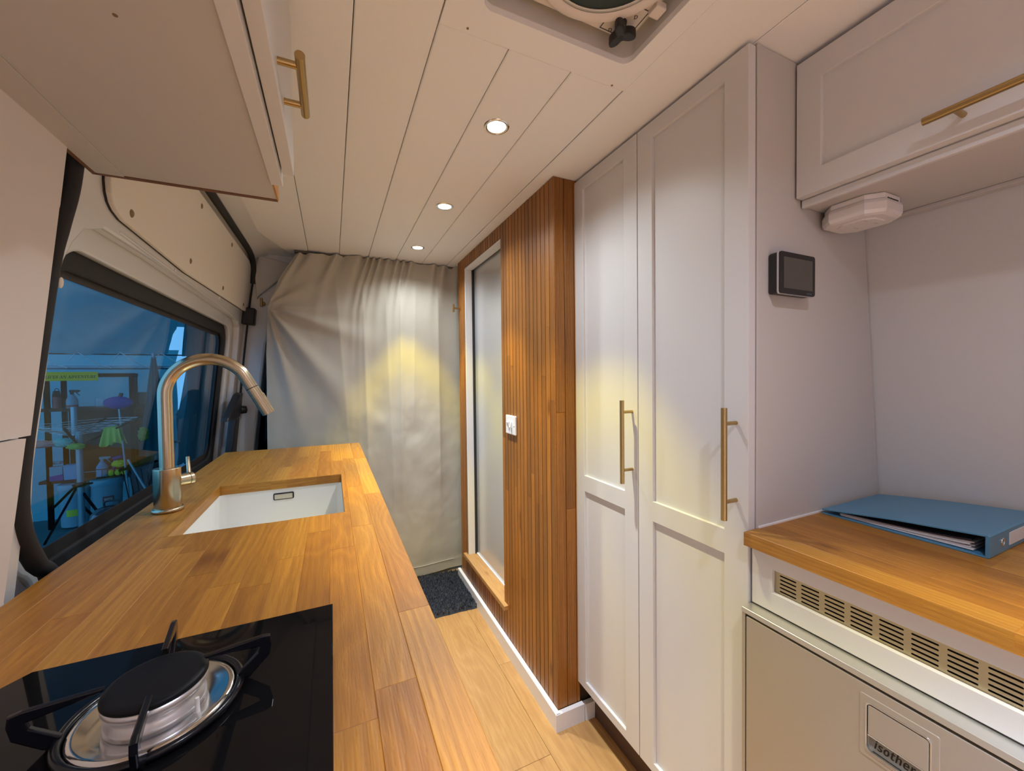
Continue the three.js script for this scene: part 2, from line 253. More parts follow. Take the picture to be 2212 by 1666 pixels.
{ // frame of the opening and its rubber seal
  const g = struct('trim_1'); g.position.set(-0.448, 0.87, 0); g.rotation.z = -LEAN;
  const s = poly([[0.80, V(0.0)], [2.5, V(0.0)], [2.5, V(1.88)], [0.80, V(1.88)]]); hole(s, 0.868, V(0.05), 2.425, V(1.808), 0.09);
  part('opening_flange', extX(s, -0.012, -0.002), M.body, g);
  const loop = [[0.965, 0.82], [0.918, 0.877], [0.874, 0.94], [0.853, 1.0], [0.848, 1.09], [0.853, 1.19], [0.861, 1.36], [0.874, 1.43], [0.889, 1.50], [0.892, 1.58], [0.90, 1.70], [0.99, 1.79], [1.25, 1.797], [1.57, 1.797], [1.9, 1.80], [2.28, 1.80], [2.385, 1.765], [2.42, 1.68], [2.402, 1.55], [2.395, 1.3], [2.40, 1.0], [2.40, 0.6], [2.3, 0.4], [1.5, 0.36], [1.05, 0.4], [0.97, 0.6]];
  const P3 = ([u, y]) => [-0.004, V(y), -u], cut = loop.findIndex(([u]) => u === 2.402);
  part('rubber_seal', tube([[1.05, 0.4], [0.985, 0.6], ...loop.slice(0, cut)].map(P3), 0.0132, 200, 10), M.rubber, g);
  part('rubber_lip', tube(loop.slice(cut - 1, cut + 4).map(P3), 0.0045, 60, 8), M.rubber, g);
}
structMesh('trim_5', box(-0.40, -0.15, 1.838, 1.846, -2.56, -1.9, 0), M.body);
structMesh('trim_2', extZ(poly([[-0.262, 1.842], [-0.285, 1.836], [-0.36, 1.802], [-0.375, 1.80], [-0.375, 1.86], [-0.262, 1.86]]), -2.42, 1.74, 0.001), M.body);
{ // front pillar between the sliding door and the cab
  const g = struct('trim_3');
  part('pillar', extZ(poly([[-0.50, -0.05], [-0.487, 0.82], [-0.436, 1.325], [-0.40, 1.62], [-0.37, 1.80], [-0.36, 1.87], [-0.16, 1.87], [-0.17, 1.80], [-0.235, 1.66], [-0.312, 1.364], [-0.377, 0.82], [-0.377, -0.05]]), -2.56, -2.425, 0.012), M.body, g);
  part('pillar_cover', extZ(poly([[-0.345, 1.60], [-0.33, 1.62], [-0.20, 1.745], [-0.188, 1.765], [-0.20, 1.80], [-0.33, 1.826], [-0.352, 1.74]]), -2.426, -2.402, 0.006), M.ventWell, g, 'grey moulding above the pillar');
  part('cab_side', (() => { const s = poly([[2.54, V(-0.08)], [4.06, V(-0.08)], [4.06, V(1.9)], [2.54, V(1.9)]]); hole(s, 2.72, V(0.72), 3.7, V(1.55), 0.06); return extX(s, -0.03, 0, 0).rotateZ(-LEAN).translate(-0.475, 0.87, 0); })(), M.black, g);
}
{
  const g = struct('window_2');
  part('window_pane', extX(rrect(2.70, V(0.70), 3.72, V(1.57), 0.06), -0.022, -0.018).rotateZ(-LEAN).translate(-0.475, 0.87, 0), M.glass, g);
  part('window_sill', box(-0.47, -0.38, 0.66, 0.80, -3.8, -2.6, 0.02, 2), M.black, g);
}
tag(top('seat_belt', [bar([-0.372, 0.70, -2.62], [-0.366, 1.1, -2.66], 0.03, 0.004), bar([-0.366, 1.1, -2.66], [-0.40, 1.5, -2.7], 0.03, 0.004)], M.black), 'black seat belt strap in the gap between pillar and curtain', 'seat belt');
{
  const t = thing('door_check_block', 'black square rubber block on the white pillar above the tap', 'bracket', [-0.379, 1.505, -2.42]);
  part('block', new RoundedBoxGeometry(0.058, 0.086, 0.05, 3, 0.008).rotateZ(-0.1).translate(0, 0, 0.022), M.black, t);
  part('base_plate', new RoundedBoxGeometry(0.05, 0.075, 0.008, 2, 0.003).rotateZ(-0.1).translate(0, 0, 0.0), M.rubber, t);
}
{
  const t = thing('grab_handle', 'black triangular inner handle of the sliding door beside the window', 'handle', [-0.448, 1.0, -2.3]);
  const X = 0.03;
  part('cover', extX(poly([[-0.01, 0.115], [0.055, 0.12], [0.06, 0.03], [0.05, 0.0], [-0.20, -0.002], [-0.19, 0.015]]), 0, X, 0.006).rotateZ(-LEAN), M.black, t);
  part('lever', extX(poly([[-0.05, 0.0], [0.04, 0.0], [0.05, -0.22], [-0.06, -0.22]]), 0.0, X, 0.006).rotateZ(-LEAN), M.black, t);
  part('lock_button', lathe([[0, 0.03], [0.018, 0.026], [0.022, 0]], 18).rotateZ(-Math.PI / 2).translate(0.026, 0.03, -0.075), M.black, t);
  part('foot', extX(rrect(-0.2, -0.26, 0.06, -0.215, 0.01), 0, X, 0.006).rotateZ(-LEAN), M.black, t);
}
// ---------------------------------------------------------------- wash cubicle: slatted partition with a recessed white sliding panel
const SX = 0.669, SZ0 = -2.19, SZ1 = -1.12, DZ0 = -2.07, DZ1 = -1.556, DY0 = 0.2, DY1 = 1.775;
{
  const g = struct('wall_partition');
  const s = rrect(-SZ1 + 0.002, 0.0, -SZ0, CEIL - 0.002); hole(s, -DZ1, DY0 - 0.021, -DZ0, DY1);
  part('backing', extX(s, SX + 0.0014, SX + 0.024), M.groove, g);
  part('return_backing', box(SX + 0.02, 0.80, 0, CEIL - 0.002, SZ1 - 0.022, SZ1 - 0.008, 0), M.groove, g);
  part('inner_wall', box(1.0, 1.02, 0, CEIL - 0.002, SZ0, SZ1, 0), M.wallR, g);
  part('end_wall', box(SX + 0.02, 1.26, 0, CEIL - 0.002, SZ0 - 0.02, SZ0 - 0.001, 0), M.wallR, g);
  const N = 36, P = (SZ1 - 0.002 - SZ0) / N;
  const piece = (y0, y1, z0, z1) => { if (y1 - y0 > 0.01) part('slat', uvm(chamfer(SX, SX + 0.006, y0, y1, z0, z1, 0.0005, 'x', -1), 'y', rr(0, 4), rr(0, 4)), M.slat[Math.floor(rnd() * 5)], g); };
  for (let i = 0; i < N; i++) {
    const z0 = SZ0 + i * P + 0.0021, z1 = SZ0 + (i + 1) * P - 0.0021, zc = (z0 + z1) / 2, cut = rr(0.35, 1.55);
    if (zc > DZ0 && zc < DZ1) { piece(0.06, DY0 - 0.02, z0, z1); piece(DY1 + 0.002, CEIL - 0.001, z0, z1); }
    else { piece(0.06, cut, z0, z1); piece(cut + 0.0003, CEIL - 0.001, z0, z1); }
  }
  [[0.0, 0.036], [0.038, 0.074], [0.076, 0.086]].forEach(([a, b]) => { const c = rr(0.6, 1.4); for (const [y0, y1] of [[0.06, c], [c + 0.0003, CEIL - 0.001]]) part('slat', uvm(chamfer(SX + 0.003 + a, SX + 0.003 + b, y0, y1, SZ1 - 0.009, SZ1, 0.001, 'z', 1), 'y', rr(0, 4), rr(0, 4)), M.slat[2 + Math.floor(rnd() * 3)], g); });
  part('corner_bead', box(SX - 0.0005, SX + 0.0025, 0.06, CEIL - 0.001, SZ1 - 0.0025, SZ1 + 0.0005, 0.0008), M.slat[0], g);
}
{
  const g = struct('door_2');
  part('sliding_panel', box(0.722, 0.745, 0.12, 1.82, DZ0 - 0.1, DZ1 + 0.06, 0.002), M.satin, g, 'satin white sliding panel');
  part('jamb', box(SX + 0.001, 0.712, DY0, DY1, DZ0, DZ0 + 0.008, 0.001), M.white, g);
  part('jamb', box(SX + 0.001, 0.712, DY0, DY1, DZ1 - 0.008, DZ1, 0.001), M.white, g);
  part('head', box(SX + 0.001, 0.712, DY1 - 0.008, DY1, DZ0, DZ1, 0.001), M.white, g);
  part('brush_seal', box(0.708, 0.7215, DY0, DY1 - 0.008, DZ0 + 0.006, DZ0 + 0.013, 0.001), M.rubber, g);
  part('bottom_strip', box(0.715, 0.7215, DY0 - 0.001, DY0 + 0.006, DZ0 + 0.013, DZ1 - 0.008, 0.001), M.white, g);
  part('sill', uvm(box(SX - 0.018, 0.7215, DY0 - 0.02, DY0, DZ0 - 0.03, DZ1 + 0.03, 0.002), 'z', 0.3, 0.1), M.floor[1], g, 'oak sill under the sliding panel');
}
{
  const g = struct('baseboard_right');
  part('skirting', chamfer(SX - 0.016, SX + 0.001, 0, 0.062, SZ0 - 0.03, SZ1 + 0.016, 0.003), M.white, g);
  part('skirting', chamfer(SX - 0.0158, 0.765, 0, 0.0615, SZ1 + 0.0005, SZ1 + 0.0165, 0.003), M.white, g);
}
{
  const t = thing('light_switch', 'white double rocker light switch on the slatted partition', 'switch', [SX - 0.0005, 0.984, -1.462]);
  part('face_plate', new RoundedBoxGeometry(0.009, 0.078, 0.094, 3, 0.004).translate(-0.0045, 0, 0), M.plastic, t);
  for (const z of [-0.011, 0.013]) part('rocker', new RoundedBoxGeometry(0.012, 0.026, 0.0105, 2, 0.0025).rotateZ(z < 0 ? 0.3 : -0.3).translate(-0.011, 0.002, z), M.plastic, t);
  for (const z of [-0.034, 0.036]) part('screw_cover', lathe([[0, 0.0012], [0.0032, 0.001], [0.0036, 0]], 12).rotateZ(Math.PI / 2).translate(-0.009, 0, z), M.plastic, t);
}
// ---------------------------------------------------------------- tall cupboard
function barHandle(name, a, b, posts, face, parent) {                // bar from a to b, posts from the bar to the face (axis x)
  const G = [rod(a, b, 0.006, 0.006, 20)];
  for (const p of posts) G.push(rod(p, [face, p[1], p[2]], 0.0042, 0.0042, 14));
  return part(name, G, M.brass, parent, 'brushed brass bar handle');
}
function shakerX(face, th, z0, z1, y0, y1, openings) {                // door facing -x : frame with recessed panels
  const s = rrect(-z1, y0, -z0, y1);
  for (const [a, b, c, d] of openings) hole(s, -b, c, -a, d);
  return [extX(s, face, face + th, 0.0012), box(face + 0.008, face + th - 0.002, y0 + 0.02, y1 - 0.02, z0 + 0.02, z1 - 0.02, 0)];
}
{
  const t = thing('tall_cupboard', 'tall grey-white two-door cupboard between the slatted partition and the blue binder', 'cupboard', [0, 0, 0]);
  const F = 0.751;
  part('carcass', [box(0.78, 1.2, 0.118, 0.13, SZ1 + 0.002, -0.53, 0), box(0.779, 1.2, CEIL - 0.03, CEIL - 0.002, SZ1 + 0.002, -0.53, 0), box(0.779, 1.2, 0.13, CEIL - 0.002, SZ1 + 0.002, SZ1 + 0.016, 0), box(0.79, 1.14, 0.13, CEIL - 0.01, -0.83, -0.82, 0)], M.cabSide, t);
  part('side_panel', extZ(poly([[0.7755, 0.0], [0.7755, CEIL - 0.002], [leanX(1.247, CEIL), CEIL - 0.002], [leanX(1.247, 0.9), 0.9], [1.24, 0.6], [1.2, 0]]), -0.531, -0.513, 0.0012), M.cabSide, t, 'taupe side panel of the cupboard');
  for (const [z0, z1, hz, in0, in1] of [[-1.122, -0.8255, -0.846, -1.075, -0.879], [-0.8225, -0.514, -0.54, -0.771, -0.567]]) {
    const [fr, pn] = shakerX(F, 0.021, z0, z1, 0.131, CEIL - 0.009, [[in0, in1, 0.158, 0.800], [in0, in1, 0.853, 1.787]]);
    const d = part('door', fr, M.cab, t); part('door_panel', pn, M.cab, d);
    barHandle('handle', [0.715, 0.886, hz], [0.715, 1.113, hz], [[0.715, 0.922, hz], [0.715, 1.081, hz]], F + 0.001, d);
  }
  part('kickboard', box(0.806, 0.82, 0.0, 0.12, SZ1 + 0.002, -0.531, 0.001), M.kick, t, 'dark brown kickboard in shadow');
  part('plinth_block', box(0.768, 0.806, 0.0, 0.058, SZ1 + 0.0015, SZ1 + 0.02, 0.001), M.white, t);
}
// ---------------------------------------------------------------- right overhead cabinet, alarm, screen
{
  const t = thing('overhead_cabinet', 'grey-white overhead cabinet with a long brass handle above the smoke alarm', 'cabinet');
  const Y0 = 1.535, Z0 = -0.509, Z1 = 0.6;
  part('carcass', [box(0.917, leanX(1.249, 1.55), Y0, Y0 + 0.016, Z0 - 0.002, Z1, 0.002), box(0.917, 0.932, Y0 + 0.016, CEIL - 0.004, Z0 - 0.002, Z1, 0.001), box(0.93, leanX(1.249, CEIL), Y0 + 0.016, CEIL - 0.004, Z1 - 0.016, Z1, 0.001), box(0.93, leanX(1.249, CEIL), Y0 + 0.016, CEIL - 0.004, Z0 - 0.002, Z0 + 0.01, 0.001)], M.cabSide, t);
  part('bottom_lip', box(0.915, 0.925, Y0 - 0.004, Y0 + 0.012, Z0 - 0.001, Z1, 0.002), M.cab, t);
  part('wall_batten', box(leanX(1.249, Y0) - 0.024, leanX(1.249, Y0) - 0.002, Y0 - 0.008, Y0, Z0, Z1, 0.002), M.cabSide, t);
  const [fr, pn] = shakerX(0.895, 0.021, Z0, 0.28, 1.548, 1.823, [[-0.463, 0.234, 1.596, 1.773]]);
  const d = part('door', fr, M.cab, t); part('door_panel', pn, M.cab, d);
  barHandle('handle', [0.860, 1.577, -0.302], [0.860, 1.577, 0.07], [[0.860, 1.577, -0.268], [0.860, 1.577, -0.172 + 0.02], [0.860, 1.577, 0.03]], 0.896, d);
  const [f2, p2] = shakerX(0.895, 0.021, 0.283, Z1, 1.548, 1.823, [[0.329, Z1 - 0.046, 1.596, 1.773]]);
  const d2 = part('door', f2, M.cab, t); part('door_panel', p2, M.cab, d2);
}
{
  const t = thing('smoke_alarm', 'white eight-sided smoke alarm under the overhead cabinet', 'smoke alarm', [1.018, 1.5346, -0.452]);
  const oct = (r, k = 0.62) => { const p = []; for (const [sx, sy] of [[1, 1], [-1, 1], [-1, -1], [1, -1]]) { const a = [sx * r, sy * r * (1 - k)], b = [sx * r * (1 - k), sy * r]; sx * sy > 0 ? p.push(a, b) : p.push(b, a); } return poly(p); };
  part('base', extY(oct(0.052, 0.45), -0.012, 0, 0.003), M.alarm, t);
  part('body', extY(oct(0.056, 0.45), -0.042, -0.010, 0.009), M.alarm, t);
  part('test_button', extY(oct(0.034, 0.5), -0.0445, -0.040, 0.002), M.alarm, t);
  for (let i = 0; i < 7; i++) part('vent_slot', box(-0.019 + i * 0.0062, -0.0155 + i * 0.0062, -0.013, -0.009, 0.0495, 0.0524, 0), M.slotDark, t);
  for (const [x, z] of [[0.012, -0.012], [-0.02, 0.018], [0.014, 0.02]]) part('tab_line', box(x - 0.012, x + 0.006, -0.0452, -0.0442, z, z + 0.0014, 0).rotateY(0), M.ventWell, t);
  t.rotation.y = 0.0;
}
{
  const t = thing('touch_screen', 'small black touch screen on the side panel of the tall cupboard', 'screen', [0.866, 1.382, -0.513]);
  part('housing', new RoundedBoxGeometry(0.116, 0.082, 0.020, 3, 0.005).translate(0, 0, 0.0105), M.black, t);
  part('silver_edge', extZ(hole(rrect(-0.0595, -0.0425, 0.0595, 0.0425, 0.006), -0.057, -0.040, 0.057, 0.040, 0.005), 0.019, 0.0225, 0.0005), M.alu, t, 'thin silver edge of the screen');
  part('front', extZ(rrect(-0.0585, -0.0415, 0.0585, 0.0415, 0.006), 0.02, 0.0255, 0.0008), M.black, t);
  part('display', extZ(rrect(-0.048, -0.031, 0.048, 0.031, 0.001), 0.0255, 0.0259), M.screen, t, 'dark grey display');
  part('logo', extZ(rrect(0.028, -0.0385, 0.046, -0.0355, 0.001), 0.0255, 0.0257), std({ color: rgb(0.06, 0.08, 0.12), roughness: 0.4 }), t);
}
// ---------------------------------------------------------------- worktops of oak staves
function staves(parent, x0, x1, z0, z1, y0, y1, W, holeRect, off) {
  const n = Math.round((x1 - x0) / W), w = (x1 - x0) / n;
  for (let i = 0; i < n; i++) {
    const a = x0 + i * w, b = a + w; let z = z0, first = true;
    while (z < z1 - 0.01) {
      let L = rr(0.28, 0.62); if (first) { L *= rr(0.3, 1); first = false; }
      let e = z + L; if (z1 - e < 0.12) e = z1;
      const m = M.oak[Math.floor(rnd() * 9)], ou = rr(0, 6), ov = rr(0, 6);
      const put = (p, q, r, s) => { if (q - p > 0.002 && s - r > 0.002) part('stave', uvm(chamfer(p, q, y0, y1, r, s, 0.0006), 'z', ou, ov), m, parent); };
      if (!holeRect) put(a, b, z, e);
      else {
        const [hx0, hx1, hz0, hz1] = holeRect;
        if (b <= hx0 || a >= hx1 || e <= hz0 || z >= hz1) put(a, b, z, e);
        else {
          put(a, b, z, Math.min(e, hz0)); put(a, b, Math.max(z, hz1), e);
          const r = Math.max(z, hz0), s = Math.min(e, hz1);
          put(a, Math.min(b, hx0), r, s); put(Math.max(a, hx1), b, r, s);
        }
      }
      z = e;
    }
  }
}
const HOLE = [-0.305, 0.0215, -1.403, -0.999];
{
  const t = thing('worktop', 'long oak worktop holding the white sink, brass tap and gas hob', 'worktop');
  staves(t, -0.4255, 0.116, -2.055, 0.55, TOP - 0.0265, TOP, 0.0416, HOLE);
  part('sealant', box(-0.4275, -0.4255, TOP - 0.01, TOP + 0.003, -0.79, 0.55, 0.001), M.white, t, 'white sealant line along the wall');
}
{
  const t = thing('worktop', 'short oak worktop under the blue ring binder', 'worktop');
  staves(t, 0.737, 1.247, -0.5135, 0.62, TOP - 0.0265, TOP, 0.0425);
  part('sealant', box(0.78, 1.24, TOP - 0.002, TOP + 0.004, -0.5145, -0.5105, 0.001), M.white, t, 'white sealant line along the cupboard side');
}
// ---------------------------------------------------------------- left base cabinet, sink, tap, hob
{
  const t = thing('base_cabinet', 'grey-white base cabinet carrying the long worktop', 'cabinet');
  const F = 0.098;
  part('carcass', [box(-0.42, F - 0.02, 0.1, 0.114, -2.04, 0.54, 0), box(-0.42, F - 0.02, 0.114, TOP - 0.0275, -2.04, -2.022, 0.001), box(-0.42, F - 0.02, 0.114, TOP - 0.0275, 0.52, 0.54, 0), box(F - 0.026, F - 0.021, 0.114, TOP - 0.0275, -2.02, 0.52, 0)], M.cabSide, t);
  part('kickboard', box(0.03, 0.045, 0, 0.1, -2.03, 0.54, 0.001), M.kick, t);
  const edges = [-2.04, -1.46, -0.95, -0.45, 0.05, 0.54];
  for (let i = 0; i < 5; i++) {
    const z0 = edges[i] + 0.0015, z1 = edges[i + 1] - 0.0015, s = rrect(-z1, 0.108, -z0, TOP - 0.030); hole(s, -(z1 - 0.047), 0.155, -(z0 + 0.047), TOP - 0.077);
    const d = part('door', extX(s, F - 0.02, F, 0.0012), M.cab, t);
    part('door_panel', box(F - 0.018, F - 0.008, 0.13, TOP - 0.05, z0 + 0.02, z1 - 0.02, 0), M.cab, d);
    part('handle', [rod([F + 0.036, 0.58, z1 - 0.024], [F + 0.036, 0.80, z1 - 0.024], 0.006), rod([F - 0.001, 0.61, z1 - 0.024], [F + 0.036, 0.61, z1 - 0.024], 0.0042), rod([F - 0.001, 0.77, z1 - 0.024], [F + 0.036, 0.77, z1 - 0.024], 0.0042)], M.brass, d, 'brushed brass bar handle');
  }
}
{
  const t = thing('sink', 'white undermount sink set in the long oak worktop', 'sink', [0, 0, 0]);
  const [x0, x1, z0, z1] = HOLE, yb = 0.665, yt = TOP - 0.027, e = 0.004;
  const ring = rrect(x0 - 0.03, -z1 - 0.03, x1 + 0.03, -z0 + 0.03, 0.03); hole(ring, x0 - e, -z1 - e, x1 + e, -z0 + e, 0.02);
  part('bowl', [extY(ring, yb + 0.01, yt), extY(rrect(x0 - 0.03, -z1 - 0.03, x1 + 0.03, -z0 + 0.03, 0.03), yb - 0.01, yb + 0.0105)], M.sink, t);
  const cx = -0.143, y = 0.8175;
  const ov = part('overflow', extZ(rrect(cx - 0.028, y - 0.0105, cx + 0.028, y + 0.0105, 0.004), z0 - e - 0.001, z0 - e + 0.003, 0.001), M.black, t, 'dark rim of the overflow slot');
  part('overflow_cover', extZ(rrect(cx - 0.0245, y - 0.0075, cx + 0.0245, y + 0.0075, 0.002), z0 - e, z0 - e + 0.005, 0.001), M.steel, ov);
  part('drain', lathe([[0, 0.004], [0.02, 0.003], [0.042, 0.006], [0.045, 0.001]], 28).translate(-0.14, yb + 0.01, -1.2), M.chrome, t);
}
{
  const t = thing('tap', 'brushed brass gooseneck tap standing behind the sink', 'tap', [-0.363, TOP, -1.198]);
  const B = 0.098;
  part('base_ring', lathe([[0, 0], [0.0305, 0], [0.0305, 0.006], [0.029, 0.009], [0.026, 0.0095]], 40), M.tap, t);
  part('body', lathe([[0, 0.008], [0.0262, 0.008], [0.0262, B + 0.004], [0.0256, B + 0.0055], [0.0235, B + 0.006], [0, B + 0.006]], 48), M.tap, t);
  const pts = [], R = 0.0865, cy = 1.146 - TOP; pts.push([0, B, 0], [0, B + 0.06, 0], [0, cy - 0.05, 0]);
  for (let a = 180; a >= 28; a -= 12) pts.push([R + R * Math.cos(a * Math.PI / 180), cy + R * Math.sin(a * Math.PI / 180), 0]);
  const L = pts[pts.length - 1], dx = Math.cos(-62 * Math.PI / 180), dy = Math.sin(-62 * Math.PI / 180), P = (d) => [L[0] + dx * d, L[1] + dy * d, 0];
  pts.push(P(0.042));
  part('neck', tube(pts, 0.0143, 90, 22), M.tap, t);
  const s = part('spray_head', [rod(P(0.043), P(0.118), 0.0146, 0.0150, 28), rod(P(0.1175), P(0.119), 0.0125, 0.0125, 24)], M.tap, t);
  part('joint_ring', rod(P(0.0415), P(0.0434), 0.0148, 0.0148, 24), M.black, t);
  part('spray_button', new RoundedBoxGeometry(0.005, 0.036, 0.011, 2, 0.002).rotateZ(28 * Math.PI / 180).translate(P(0.082)[0] + 0.0135 * Math.cos(28 * Math.PI / 180), P(0.082)[1] + 0.0135 * Math.sin(28 * Math.PI / 180), 0.0), M.tap, s);
  const lv = part('lever_stub', [rod([0.014, 0.068, -0.012], [0.0385, 0.068, -0.034], 0.0155, 0.0155, 28)], M.tap, t);
  part('lever_ring', rod([0.0315, 0.068, -0.0277], [0.0323, 0.068, -0.0285], 0.0158, 0.0158, 28), M.black, lv);
  part('lever', [rod([0.034, 0.078, -0.03], [0.026, 0.118, -0.052], 0.0045, 0.004, 12)], M.tap, lv);
}
{
  const t = thing('gas_hob', 'black glass gas hob with one burner in the foreground of the worktop', 'hob', [0, TOP, 0]);
  const gx0 = -0.307, gx1 = -0.0045, z0 = -0.583, z1 = -0.07;
  part('glass_plate', extY(poly([[gx0, -z1], [gx1, -z1], [gx1, -z0], [gx0 + 0.014, -z0], [gx0, -z0 - 0.018]]), 0.0002, 0.0072, 0.0012), M.hobGlass, t);
  const burner = (cx, cz, cat) => {
    const Y = 0.0072, at = (g) => g.translate(cx, Y, cz);
    part('burner_dish', at(lathe([[0, 0.001], [0.034, 0.0015], [0.046, 0.0035], [0.053, 0.006], [0.0575, 0.0062], [0.059, 0.003], [0.059, 0]], 56)), M.chrome, t, 'polished steel dish round the burner');
    part('burner_body', at(lathe([[0, 0.001], [0.036, 0.001], [0.036, 0.008], [0.0325, 0.010], [0.0315, 0.015], [0.033, 0.0165], [0.0335, 0.018], [0, 0.018]], 48)), M.alu, t);
    part('flame_ring', at(lathe([[0.030, 0.0165], [0.0355, 0.0165], [0.0375, 0.0195], [0.0375, 0.0255], [0.030, 0.0262]], 64)), M.alu, t, 'pale aluminium flame ring');
    part('burner_cap', at(lathe([[0, 0.0318], [0.032, 0.0316], [0.0365, 0.0305], [0.038, 0.0285], [0.038, 0.0262], [0.034, 0.0255], [0, 0.0255]], 56)), M.capM, t, 'matt black burner cap');
    part('igniter', at(rod([0.035, 0.001, 0.022], [0.035, 0.016, 0.022], 0.002, 0.0016, 10)), M.plastic, t);
    const s = part('pan_support', at(new THREE.TorusGeometry(0.063, 0.0036, 10, 64).rotateX(Math.PI / 2).translate(0, 0.0045, 0)), M.enamel, t, 'black enamelled pan support');
    for (const a of [-98, -9, 81, 171]) {
      const f = poly([[0.0605, 0.002], [0.0605, 0.009], [0.078, 0.024], [0.0795, 0.0295], [0.044, 0.0335], [0.036, 0.0345], [0.034, 0.0375], [0.082, 0.0395], [0.0895, 0.038], [0.0905, 0.030], [0.088, 0.018], [0.071, 0.002]]);
      part('prong', at(extZ(f, -0.0026, 0.0026, 0.0012).rotateY(-a * Math.PI / 180)), M.enamel, s);
    }
  };
  burner(-0.152, -0.463);
  burner(-0.152, -0.21);
}
// ---------------------------------------------------------------- left overhead cabinet
{
  const t = thing('overhead_cabinet', 'grey-white overhead cabinet with brown edging above the hob and window', 'cabinet');
  const Y0 = 1.535, Z1 = 0.55, B = -0.3565;
  part('bottom_board', box(B, -0.0915, Y0, Y0 + 0.006, -0.903, Z1, 0.0005), M.cabSide, t);
  part('edge_strip', [extZ(rrect(B - 0.001, Y0 - 0.0015, -0.0905, Y0 + 0.007), -0.912, -0.9028), box(B - 0.007, B + 0.0005, Y0 - 0.0015, Y0 + 0.007, -0.912, -0.826, 0)], M.brown, t, 'brown edging strip');
  part('end_board', uvm(box(-0.0915, -0.0885, Y0 - 0.001, Y0 + 0.05, -0.9065, -0.828, 0), 'y'), M.sill, t);
  part('end_panel', box(bx(-0.43, 1.7), -0.0915, Y0 + 0.006, CEIL - 0.004, -0.843, -0.828, 0.001), M.cabSide, t);
  part('wall_batten', box(B, -0.319, Y0 - 0.002, Y0, -0.9025, Z1, 0.0006), M.cabSide, t);
  part('front_rail', box(-0.093, -0.0735, Y0 - 0.005, Y0 + 0.03, -0.828, Z1, 0.0012), M.cab, t);
  part('front_panel', box(-0.088, -0.0785, Y0 + 0.03, CEIL - 0.004, -0.828, Z1, 0.0005), M.groove, t);
  const d = part('door', [box(-0.0715, -0.054, 1.542, CEIL - 0.022, -0.806, -0.05, 0.0012)], M.cab, t);
  part('handle', [rod([-0.028, 1.577, -0.552], [-0.028, 1.577, -0.672], 0.006, 0.006, 20), rod([-0.055, 1.577, -0.572], [-0.028, 1.577, -0.572], 0.0044), rod([-0.055, 1.577, -0.651], [-0.028, 1.577, -0.651], 0.0044)], M.brass, d, 'short brushed brass bar handle');
  part('door', [box(-0.0715, -0.054, 1.542, CEIL - 0.022, -0.047, Z1, 0.0012)], M.cab, t);
  part('screw_head', lathe([[0, -0.0006], [0.002, -0.0006], [0.0024, 0.0004]], 10).translate(-0.184, Y0, -0.512), M.screw, t);
}
// ---------------------------------------------------------------- vent fascia, fridge
{
  const t = thing('vent_fascia', 'white fascia board with a brass slotted vent above the fridge', 'fascia');
  const F = 0.756, Z0 = -0.5095, Z1 = 0.6, vy0 = 0.7625, vy1 = 0.807, vz0 = -0.470, vz1 = 0.05;
  const s = rrect(-Z1, 0.7255, -Z0, TOP - 0.0275); hole(s, -vz1, vy0, -vz0, vy1);
  part('board', extX(s, F, F + 0.009, 0.0008), M.cab, t);
  part('vent_reveal', [box(F + 0.001, F + 0.0088, vy0 - 0.004, vy0 - 0.0005, vz0, vz1, 0), box(F + 0.001, F + 0.0088, vy1 + 0.0005, vy1 + 0.004, vz0, vz1, 0)], M.cab, t);
  const gz0 = -0.4715, pitch = 0.0372, n = 14, ga = rrect(-(gz0 + n * pitch + 0.006), vy0 - 0.008, -gz0, vy1 + 0.006);
  for (let i = 0; i < n; i++) for (let k = 0; k < 5; k++) { const a = gz0 + 0.0105 + i * pitch, y = 0.7678 + k * 0.0074; hole(ga, -(a + 0.029), y - 0.0014, -a, y + 0.0014, 0.0013); }
  part('grille', extX(ga, F + 0.0092, F + 0.0104, 0, 4), M.grille, t, 'brass vent grille with rows of slots');
  part('dark_back', box(F + 0.03, F + 0.034, vy0 - 0.02, vy1 + 0.02, vz0 - 0.02, vz1 + 0.02, 0), M.slotDark, t);
}
